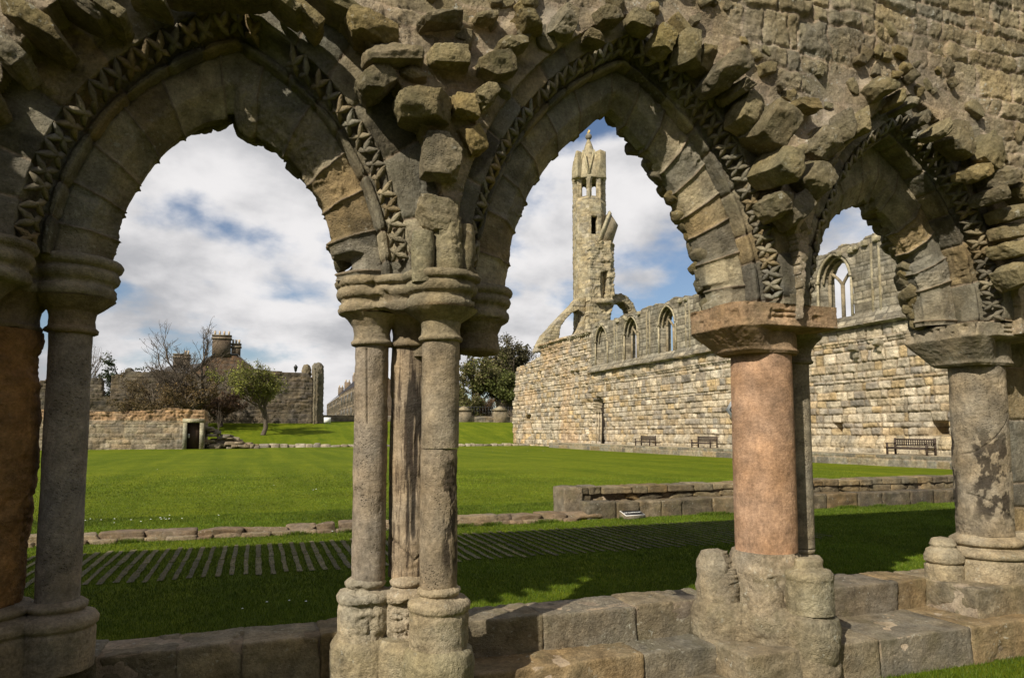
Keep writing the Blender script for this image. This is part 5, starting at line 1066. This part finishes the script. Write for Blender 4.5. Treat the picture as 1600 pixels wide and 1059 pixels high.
def bwall():
    Y = 100.; t = empty('boundary_wall', (25, Y, 2.5), 'low boundary wall with capped gate piers and railings below the dark trees', 'wall'); p = lambda u, v, y=Y: at(u, v, 1, y)
    x0, x1 = p(500, 660)[0], p(835, 660)[0]; zt = p(760, 650)[2]
    rwall('masonry', M['far'], t, (0, Y, 0), (1, 0, 0), (0, -1, 0), np.arange(x0, x1, .14), np.arange(1.5, zt, .12), None, None, None, .5, (.35, .8), 65, PAL_LW*.72, .05, .05)
    for u in (725, 781):
        c = p(u, 640); b = Buf(); b.box((c[0]-1.0, Y-.5, 2), (c[0]+1.0, Y+.9, c[2]-.1), (.22, .18, .125)); b.add([(c[0]-1.2, Y-.7, c[2]-.1), (c[0]+1.2, Y-.7, c[2]-.1), (c[0]+1.2, Y+1.1, c[2]-.1), (c[0]-1.2, Y+1.1, c[2]-.1), (c[0], Y+.2, c[2]+.6)], [[3, 2, 1, 0]], [[0, 1, 4], [1, 2, 4], [2, 3, 4], [3, 0, 4]], c=(.27, .225, .15)); b.build('gate_pier', M['far'], t, smooth=False)
    b = Buf(); xr = p(700, 660)[0]; x = xr
    while x < x1: b.tube([(x, Y+.2, zt), (x, Y+.2, zt+1.5)], .03, 4, (.03, .03, .03)); x += .45
    b.tube([(xr, Y+.2, zt+1.35), (x1, Y+.2, zt+1.35)], .03, 4, (.03, .03, .03)); b.build('railings', M['metal'], t, smooth=False)
    pg = poly_px([(786,662),(786,626),(792,622),(830,622),(830,662)], 1, 108.); hole = poly_px([(797,662),(797,645),(799,637),(804,631),(811,631),(811,662)], 1, 108.); xs = [q[0] for q in pg]; zs = [q[1] for q in pg]
    a = empty('ruined_gateway', ((min(xs)+max(xs))/2, 108, 2), 'dark arched gateway wall half hidden behind the left end of the nave wall', 'gateway')
    rwall('masonry', M['far'], a, (0, 108, 0), (1, 0, 0), (0, -1, 0), np.arange(min(xs), max(xs), .15), np.arange(2, max(zs), .15), lambda U, V: inpoly(U, V, pg) & ~inpoly(U, V, hole), None, None, 4., (.35, .8), 66, PAL_DK*1.2, .06, .05)
    c = at(512, 650, 1, 95); s = empty('notice_board', (c[0], 95, 2.6), 'small white notice board on posts at the foot of the broken pier', 'sign')
    b = Buf(); e = at(506, 660, 1, 95); f = at(517, 652, 1, 95); b.box((e[0], 94.95, e[2]), (f[0], 95.02, f[2]), (.7, .7, .68)); b.build('board', M['paint'], s, smooth=False)
    for x in (e[0]+.1, f[0]-.1): b = Buf(); b.box((x-.04, 95.03, 2), (x+.04, 95.1, f[2]), (.1, .1, .1)); b.build('post', M['metal'], s, smooth=False)
    c = at(462, 577, 1, 104); s = empty('street_lamp', (c[0], 104, 2.8), 'black lantern street lamp showing just above the dark precinct wall', 'lamp'); b = Buf(); b.tube([(c[0], 104, 2.8), (c[0], 104, c[2]-.3)], .06, 6, (.02, .02, .02)); b.build('post', M['metal'], s); b = Buf(); b.tube([(c[0], 104, c[2]-.3), (c[0], 104, c[2]+.3), (c[0], 104, c[2]+.35), (c[0], 104, c[2]+.7)], [.16, .3, .34, .04], 6, (.03, .03, .03)); b.build('lantern', M['metal'], s, smooth=False)
bwall()
# ------------------------------------------------------------------ trees
def tree(label, u, y, vbase, vtop, spread, seed, leaf=None, nleaf=0, lsz=.2, levels=5, bcol=(.10, .08, .06), cat='tree', zbase=None, name='tree', group=None, droop=0., trunk=.35, dens=3, flat=1., leafl=2):
    """u: pixel column of the trunk, spread in px"""
    base = at(u, vbase, 1, y); z0 = float(gz(base[0], y)) if zbase is None else zbase; top = at(u, vtop, 1, y)[2]; H = top-z0; S = spread*(y*.939+base[0]*.344)/FPX/2
    rs = np.random.RandomState(seed); t = empty(name, (base[0], y, z0), label, cat, group); b = Buf(); tips = []
    def grow(p, d, l, r, lev):
        n = 4; pts = [p]; q = p.copy(); dd = d.copy()
        for k in range(n):
            dd = dd+rs.normal(0, .13, 3)*np.array([1, 1, .6]); dd[2] += .04-droop; dd /= np.linalg.norm(dd); q = q+dd*l/n
            pts.append(q.copy())
        b.tube(pts, np.linspace(r, r*.6, n+1), 6 if lev < 2 else (4 if lev < 4 else 3), bcol, cap=False)
        if lev >= levels-leafl: tips.extend(pts[1:])
        if lev == levels: return
        m = dens if lev else dens+3
        for k in range(m):
            f = rs.uniform(.35, 1) if k < m-1 else 1.; i = int(f*n); o = pts[i]; a = rs.uniform(0, 2*math.pi); tilt = rs.uniform(.35, .95) if k < m-1 else .2
            ax = np.array([math.cos(a), math.sin(a), 0]); nd = dd*math.cos(tilt)+ax*math.sin(tilt); nd[2] += .12; nd /= np.linalg.norm(nd)
            grow(o, nd, l*rs.uniform(.55, .8), max(r*.55*(1 if k < m-1 else 1.15), .0035), lev+1)
    grow(np.array([0., 0, 0]), np.array([0, 0, 1.]), 1., .06, 0)
    V = np.concatenate(b.V); mx = np.percentile(np.abs(V[:, :2]), 97); hz = np.percentile(V[:, 2], 99.7); sxy = S/mx; sz_ = H/hz
    # keep twig thickness sane: scale points, radii grow with sxy
    F_ = np.array([sxy, sxy, sz_]); V = V*F_+np.array([base[0], y, z0]); b.V = [V]
    b.build('branches', M['bark'], t)
    if nleaf:
        T = np.array(tips)*F_+np.array([base[0], y, z0]); c = T[rs.randint(len(T), size=nleaf)]+rs.normal(0, lsz*1.6, (nleaf, 3))*np.array([1, 1, flat]); a = rs.normal(size=(nleaf, 3)); a /= np.linalg.norm(a, axis=1)[:, None]; e = rs.normal(size=(nleaf, 3)); e = np.cross(a, e); e /= np.linalg.norm(e, axis=1)[:, None]
        s = lsz*rs.uniform(.5, 1.3, (nleaf, 1)); V = np.stack([c-a*s, c-e*s*.6, c+a*s, c+e*s*.6], 1).reshape(-1, 3); Q = np.arange(4*nleaf).reshape(-1, 4); cols = np.array(leaf)[rs.randint(len(leaf), size=nleaf)]*rs.uniform(.7, 1.3, (nleaf, 1)); pn = fbm(c, .5, 2, .5, seed); cols = cols*(1+.3*pn[:, None])
        mesh('crown', V, Q, None, M['leaf'], t, np.repeat(cols, 4, 0), smooth=False)
    return t
BR = ((.10, .075, .045), (.12, .085, .045), (.085, .07, .04)); GR = ((.07, .09, .015), (.095, .105, .02), (.06, .075, .015), (.11, .10, .03)); DG = ((.10, .09, .035), (.085, .085, .025), (.12, .10, .05), (.07, .075, .02))
tree('bare twiggy tree left of the tall one, rising over the rubble-topped wall', 240, 88, 640, 541, 110, 1, BR, 1500, .07, levels=6)
tree('tallest bare tree, in front of the gabled house chimneys', 308, 90, 665, 514, 125, 2, BR, 1200, .07, levels=6)
tree('round tree with fresh yellow-green leaves in front of the precinct wall', 411, 84, 668, 572, 112, 3, ((.19, .20, .035), (.15, .16, .03), (.22, .21, .05), (.13, .14, .035)), 11000, .10, levels=6)
tree('flat-topped dark evergreen tree at the far left of the house', 186, 105, 640, 560, 90, 4, ((.04, .055, .02), (.055, .065, .03), (.03, .045, .015)), 7000, .16, levels=5, flat=.4, leafl=1)
tree('bare tree touching the leftmost grey shaft', 134, 100, 640, 521, 70, 5, BR, 700, .08, levels=5)
tree('small brown shrub-like tree behind the doorway', 345, 92, 668, 610, 80, 6, ((.12, .07, .04), (.10, .06, .035)), 5000, .12, levels=4)
tree('brownish thicket tree growing over the rubble wall', 272, 87, 655, 590, 110, 7, ((.13, .085, .035), (.11, .08, .035), (.15, .10, .04)), 5000, .10, levels=5)
tree('brown budding tree beside the precinct wall on the far left', 215, 86, 650, 585, 80, 16, ((.13, .09, .04), (.11, .08, .035)), 3500, .10, levels=5)
tree('thin staked sapling right of the doorway', 341, 74, 672, 628, 10, 8, None, 0, levels=2, trunk=.1, name='sapling')
DG = tuple(tuple(1.35*q for q in c) for c in DG)
G2 = 'dark trees massed between the front shaft and the nave wall'
tree('leftmost dark budding tree of the mass beside the front shaft', 742, 112, 662, 562, 90, 9, DG, 13000, .22, group=G2)
tree('middle dark green tree of the mass', 775, 118, 662, 545, 100, 10, DG, 11000, .22, group=G2)
tree('tallest twiggy tree of the mass, beside the nave wall', 815, 116, 662, 526, 110, 11, ((.075, .065, .035), (.09, .08, .035), (.06, .055, .03)), 13000, .20, group=G2)
tree('rounded green tree low in front of the mass', 800, 108, 664, 585, 90, 12, ((.085, .10, .025), (.10, .105, .03)), 13000, .2, group=G2)
tree('small brown leafless shrub by the gate pier', 768, 104, 664, 618, 50, 13, ((.14, .08, .04), (.11, .07, .04)), 3500, .12, levels=4, name='shrub', cat='shrub')
tree('dark tree at the right edge of the mass, mostly behind the nave wall', 850, 118, 662, 545, 90, 14, DG, 9000, .24, group=G2)
tree('green shrub against the railings, left gate pier', 740, 103, 664, 612, 55, 15, DG, 5000, .15, levels=4, name='shrub', cat='shrub')
def hedge():
    rs = np.random.RandomState(31); a, c = at(705, 640, 1, 112), at(850, 640, 1, 112); n = 16000; x = rs.uniform(a[0], c[0], n); top = 4.3+1.5*fbm(np.stack([x, x*0, x*0], -1), .35, 3, .6, 4); z = 2.6+(top-2.6)*rs.uniform(0, 1, n)**.7; y = 112+rs.uniform(-1.2, 1.2, n)
    p = np.stack([x, y, z], -1); d = rs.normal(size=(n, 3)); d /= np.linalg.norm(d, axis=1)[:, None]; e = np.cross(d, rs.normal(size=(n, 3))); e /= np.linalg.norm(e, axis=1)[:, None]; s_ = .26*rs.uniform(.5, 1.3, (n, 1))
    V = np.stack([p-d*s_, p-e*s_*.6, p+d*s_, p+e*s_*.6], 1).reshape(-1, 3); cols = np.array(DG)[rs.randint(4, size=n)]*rs.uniform(.5, 1., (n, 1))
    t = empty('hedge', ((a[0]+c[0])/2, 112, 2.5), 'long low dark hedge behind the railings, under the massed trees', 'hedge'); mesh('foliage', V, np.arange(4*n).reshape(-1, 4), None, M['leaf'], t, np.repeat(cols, 4, 0), smooth=False)
hedge()
# stub of the chapter house south wall (just outside the picture, left) that shades the left pier
def side_wall():
    t = empty('chapter_house_side_wall', (-2.9, 2.6, -.2), 'broken rubble side wall of the chapter house, to the left of the arcade', 'wall')
    ys = np.arange(.9, 3.9, .04); zs = np.arange(-.25, 5.2, .04)
    rwall('masonry', M['wall'], t, (-2.5, 0, 0), (0, 1, 0), (1, 0, 0), ys, zs, lambda U, V: V < 1.1+1.75*(U-1.1)+.25*fbm(np.stack([U, V*0, U*0], -1), 1.2, 3, .6, 3), None, None, .9, (.16, .3), 77, PAL_TOP, .03, .02, wob=.03, wsc=1.4)
side_wall()
def far_walls():  # unseen walls, added to lower the sky light on the arcade
    t = empty('unseen_rear_wall', (0, -7, -.2), 'unseen rubble wall added behind the viewer to cut sky light, opposite the arcade', 'wall')
    rwall('masonry', M['wall'], t, (0, -7, 0), (1, 0, 0), (0, 1, 0), np.arange(-14, 10, .12), np.arange(-.25, 5.0, .12), lambda U, V: V < 4.4+.3*fbm(np.stack([U, V*0, U*0], -1), .8, 3, .6, 3), None, None, .9, (.2, .4), 78, PAL_TOP, .03, .03)
    t = empty('unseen_right_wall', (9, -1, -.2), 'tall unseen rubble wall added right of the arcade to cut sky light', 'wall')
    rwall('masonry', M['wall'], t, (9, 0, 0), (0, 1, 0), (-1, 0, 0), np.arange(-7, 3.9, .12), np.arange(-.25, 6.4, .12), lambda U, V: V < 6+.3*fbm(np.stack([U, V*0, U*0], -1), .8, 3, .6, 3), None, None, .9, (.2, .4), 79, PAL_TOP, .03, .03)
far_walls()
